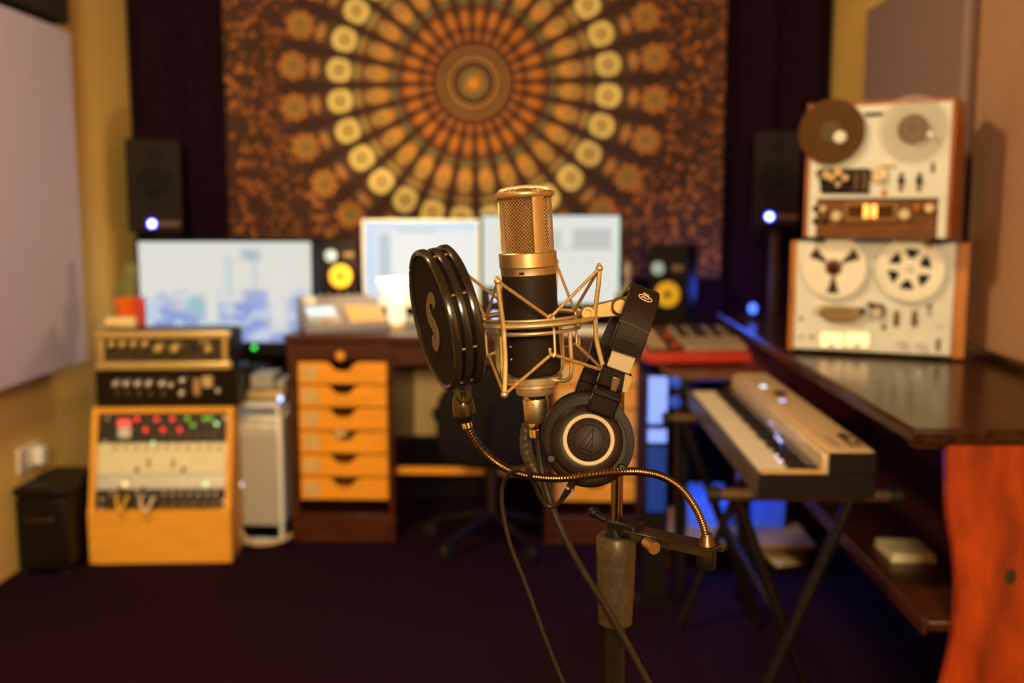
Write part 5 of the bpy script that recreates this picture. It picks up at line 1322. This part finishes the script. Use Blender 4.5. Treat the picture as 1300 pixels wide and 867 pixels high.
# cable strain relief, plug collar and thin cord looping over the gooseneck
MB().rod(P(729, 606, .932), P(723, 621, .932), .0042, .0036, 14).build('cable_socket', EAR, o, False)
MB().rod(P(723, 620, .932), P(713, 634, .940), .0036, .0026, 14).build('strain_relief', RUB, o, False)
MB().lathe([(.0042, 0), (.0042, .002)], axis_m(P(723, 621, .932), P(729, 606, .932)-P(723, 621, .932)), 14).build('chrome_collar', CHROME, o, False)
cab = [(714, 633, .940), (709, 639, .945), (702, 643, .950), (692, 640, .950), (684, 628, .945), (678, 614, .938), (672, 602, .926), (664, 596.5, .922), (655, 597, .926), (645, 603, .938), (638.5, 616, .948), (637, 634, .950), (640, 658, .950), (646, 685, .950), (653, 706, .950), (663, 730, .950), (677, 768, .950), (693, 812, .950), (706, 845, .950), (722, 884, .950), (735, 930, .952)]
MB().tube(sm([P(*g_) for g_ in cab], 8), .0021, 10).build('cable', RUB2 if 'RUB2' in globals() else mat('dark_olive_cable', (.022, .015, .010), .45, 0, .15, 80), o, False)
# ------------------------------------------------------------------ microphone cable with its metal connector
o = thing('microphone_cable', 'thick black microphone cable with a knurled metal plug under the microphone', 'cable', MMIC)
MB().lathe([(.0112, hz(506)), (.0114, hz(505)), (.0114, hz(499)), (.0118, hz(498))], None, 32).build('plug_collar', CHROME, o)
MB().lathe([(.0108, hz(535)), (.0118, hz(533)), (.0128, hz(508)), (.0124, hz(505))], None, 40).build('plug_shell', BRUSH, o)
MB().lathe([(.0078, hz(543)), (.0082, hz(542)), (.0082, hz(535)), (.0080, hz(534))], None, 28).build('plug_nut', CHROME, o)
MB().lathe([(.0060, hz(556)), (.0082, hz(554)), (.0082, hz(544)), (.0070, hz(543))], None, 28).build('plug_nut', CHROME, o)
cb = [(683, 553, 1.0), (684, 566, 1.0), (687, 590, .998), (694, 622, .992), (704, 652, .988), (719, 686, .985), (742, 728, .985), (766, 765, .985), (790, 806, .985), (812, 846, .985), (832, 884, .985), (860, 940, .985)]
MB().tube(sm([P(*g_) for g_ in cb], 8), .0036, 12).build('cable', mat('dark_olive_cable', (.022, .015, .010), .45, 0, .15, 80), o, False)
# strap-like thick cable beside the plug
o = thing('cable_tie', 'wrinkled black cable wrap hanging behind the metal plug', 'cable wrap', P(676, 560, 1.02))
cw = [(669, 538, 1.025), (667, 556, 1.025), (669, 575, 1.025), (676, 592, 1.025), (686, 606, 1.022), (694, 622, 1.015), (699, 640, 1.008)]
pts = sm([P(*g_) for g_ in cw], 8); n_ = len(pts)
MB().tube(pts, .0062, 12, False, [.8+.25*math.sin(PI*i/(n_-1))+.05*math.sin(i*1.7) for i in range(n_)]).build('wrap', mat('dull_black_sleeve', (.045, .036, .024), .4, 0, .4, 200, bump=.3), o, False)
# ================================================================== LIGHT
def area(name, loc, target, size, power, col, spread=None):
    l = bpy.data.lights.new(name, 'AREA'); l.shape = 'DISK'; l.size = size; l.energy = power; l.color = col
    ob = bpy.data.objects.new(name, l); COL.objects.link(ob); ob.location = loc
    ob.rotation_euler = (Vector(target)-Vector(loc)).to_track_quat('-Z', 'Y').to_euler()
    if spread: l.spread = math.radians(spread)
    return ob
def point(name, loc, r, power, col):
    l = bpy.data.lights.new(name, 'POINT'); l.shadow_soft_size = r; l.energy = power; l.color = col
    ob = bpy.data.objects.new(name, l); COL.objects.link(ob); ob.location = loc; return ob
WARM = (1.0, .79, .45)
area('ceiling_lamp', (-1.0, 1.5, 2.56), (-.5, 4.2, .55), .4, 56, WARM)
area('room_lamp', (.15, -2.6, 2.15), (-.25, 3.4, .95), .9, 165, WARM)
point('table_lamp_bulb', LAMPPOS+Vector((0, 0, .03)), .05, 9, (1.0, .70, .32))
point('blue_lamp_bulb', (.66, 4.22, .92),   .06, 2.6, (.05, .13, 1.0))
point('blue_strip', (.60, 3.44, .42), .08, 8.0, (.04, .15, 1.0))
w = bpy.data.worlds.new('world'); S.world = w; w.use_nodes = True
w.node_tree.nodes['Background'].inputs[0].default_value = (.25, .10, .12, 1); w.node_tree.nodes['Background'].inputs[1].default_value = .02
vs_ = S.view_settings; vs_.view_transform = 'Standard'; vs_.look = 'None'; vs_.exposure = 0; vs_.gamma = 1; vs_.use_curve_mapping = False
S.cycles.use_denoising = True; S.cycles.sample_clamp_indirect = 4
S.cycles.max_bounces = 8; S.cycles.transparent_max_bounces = 8
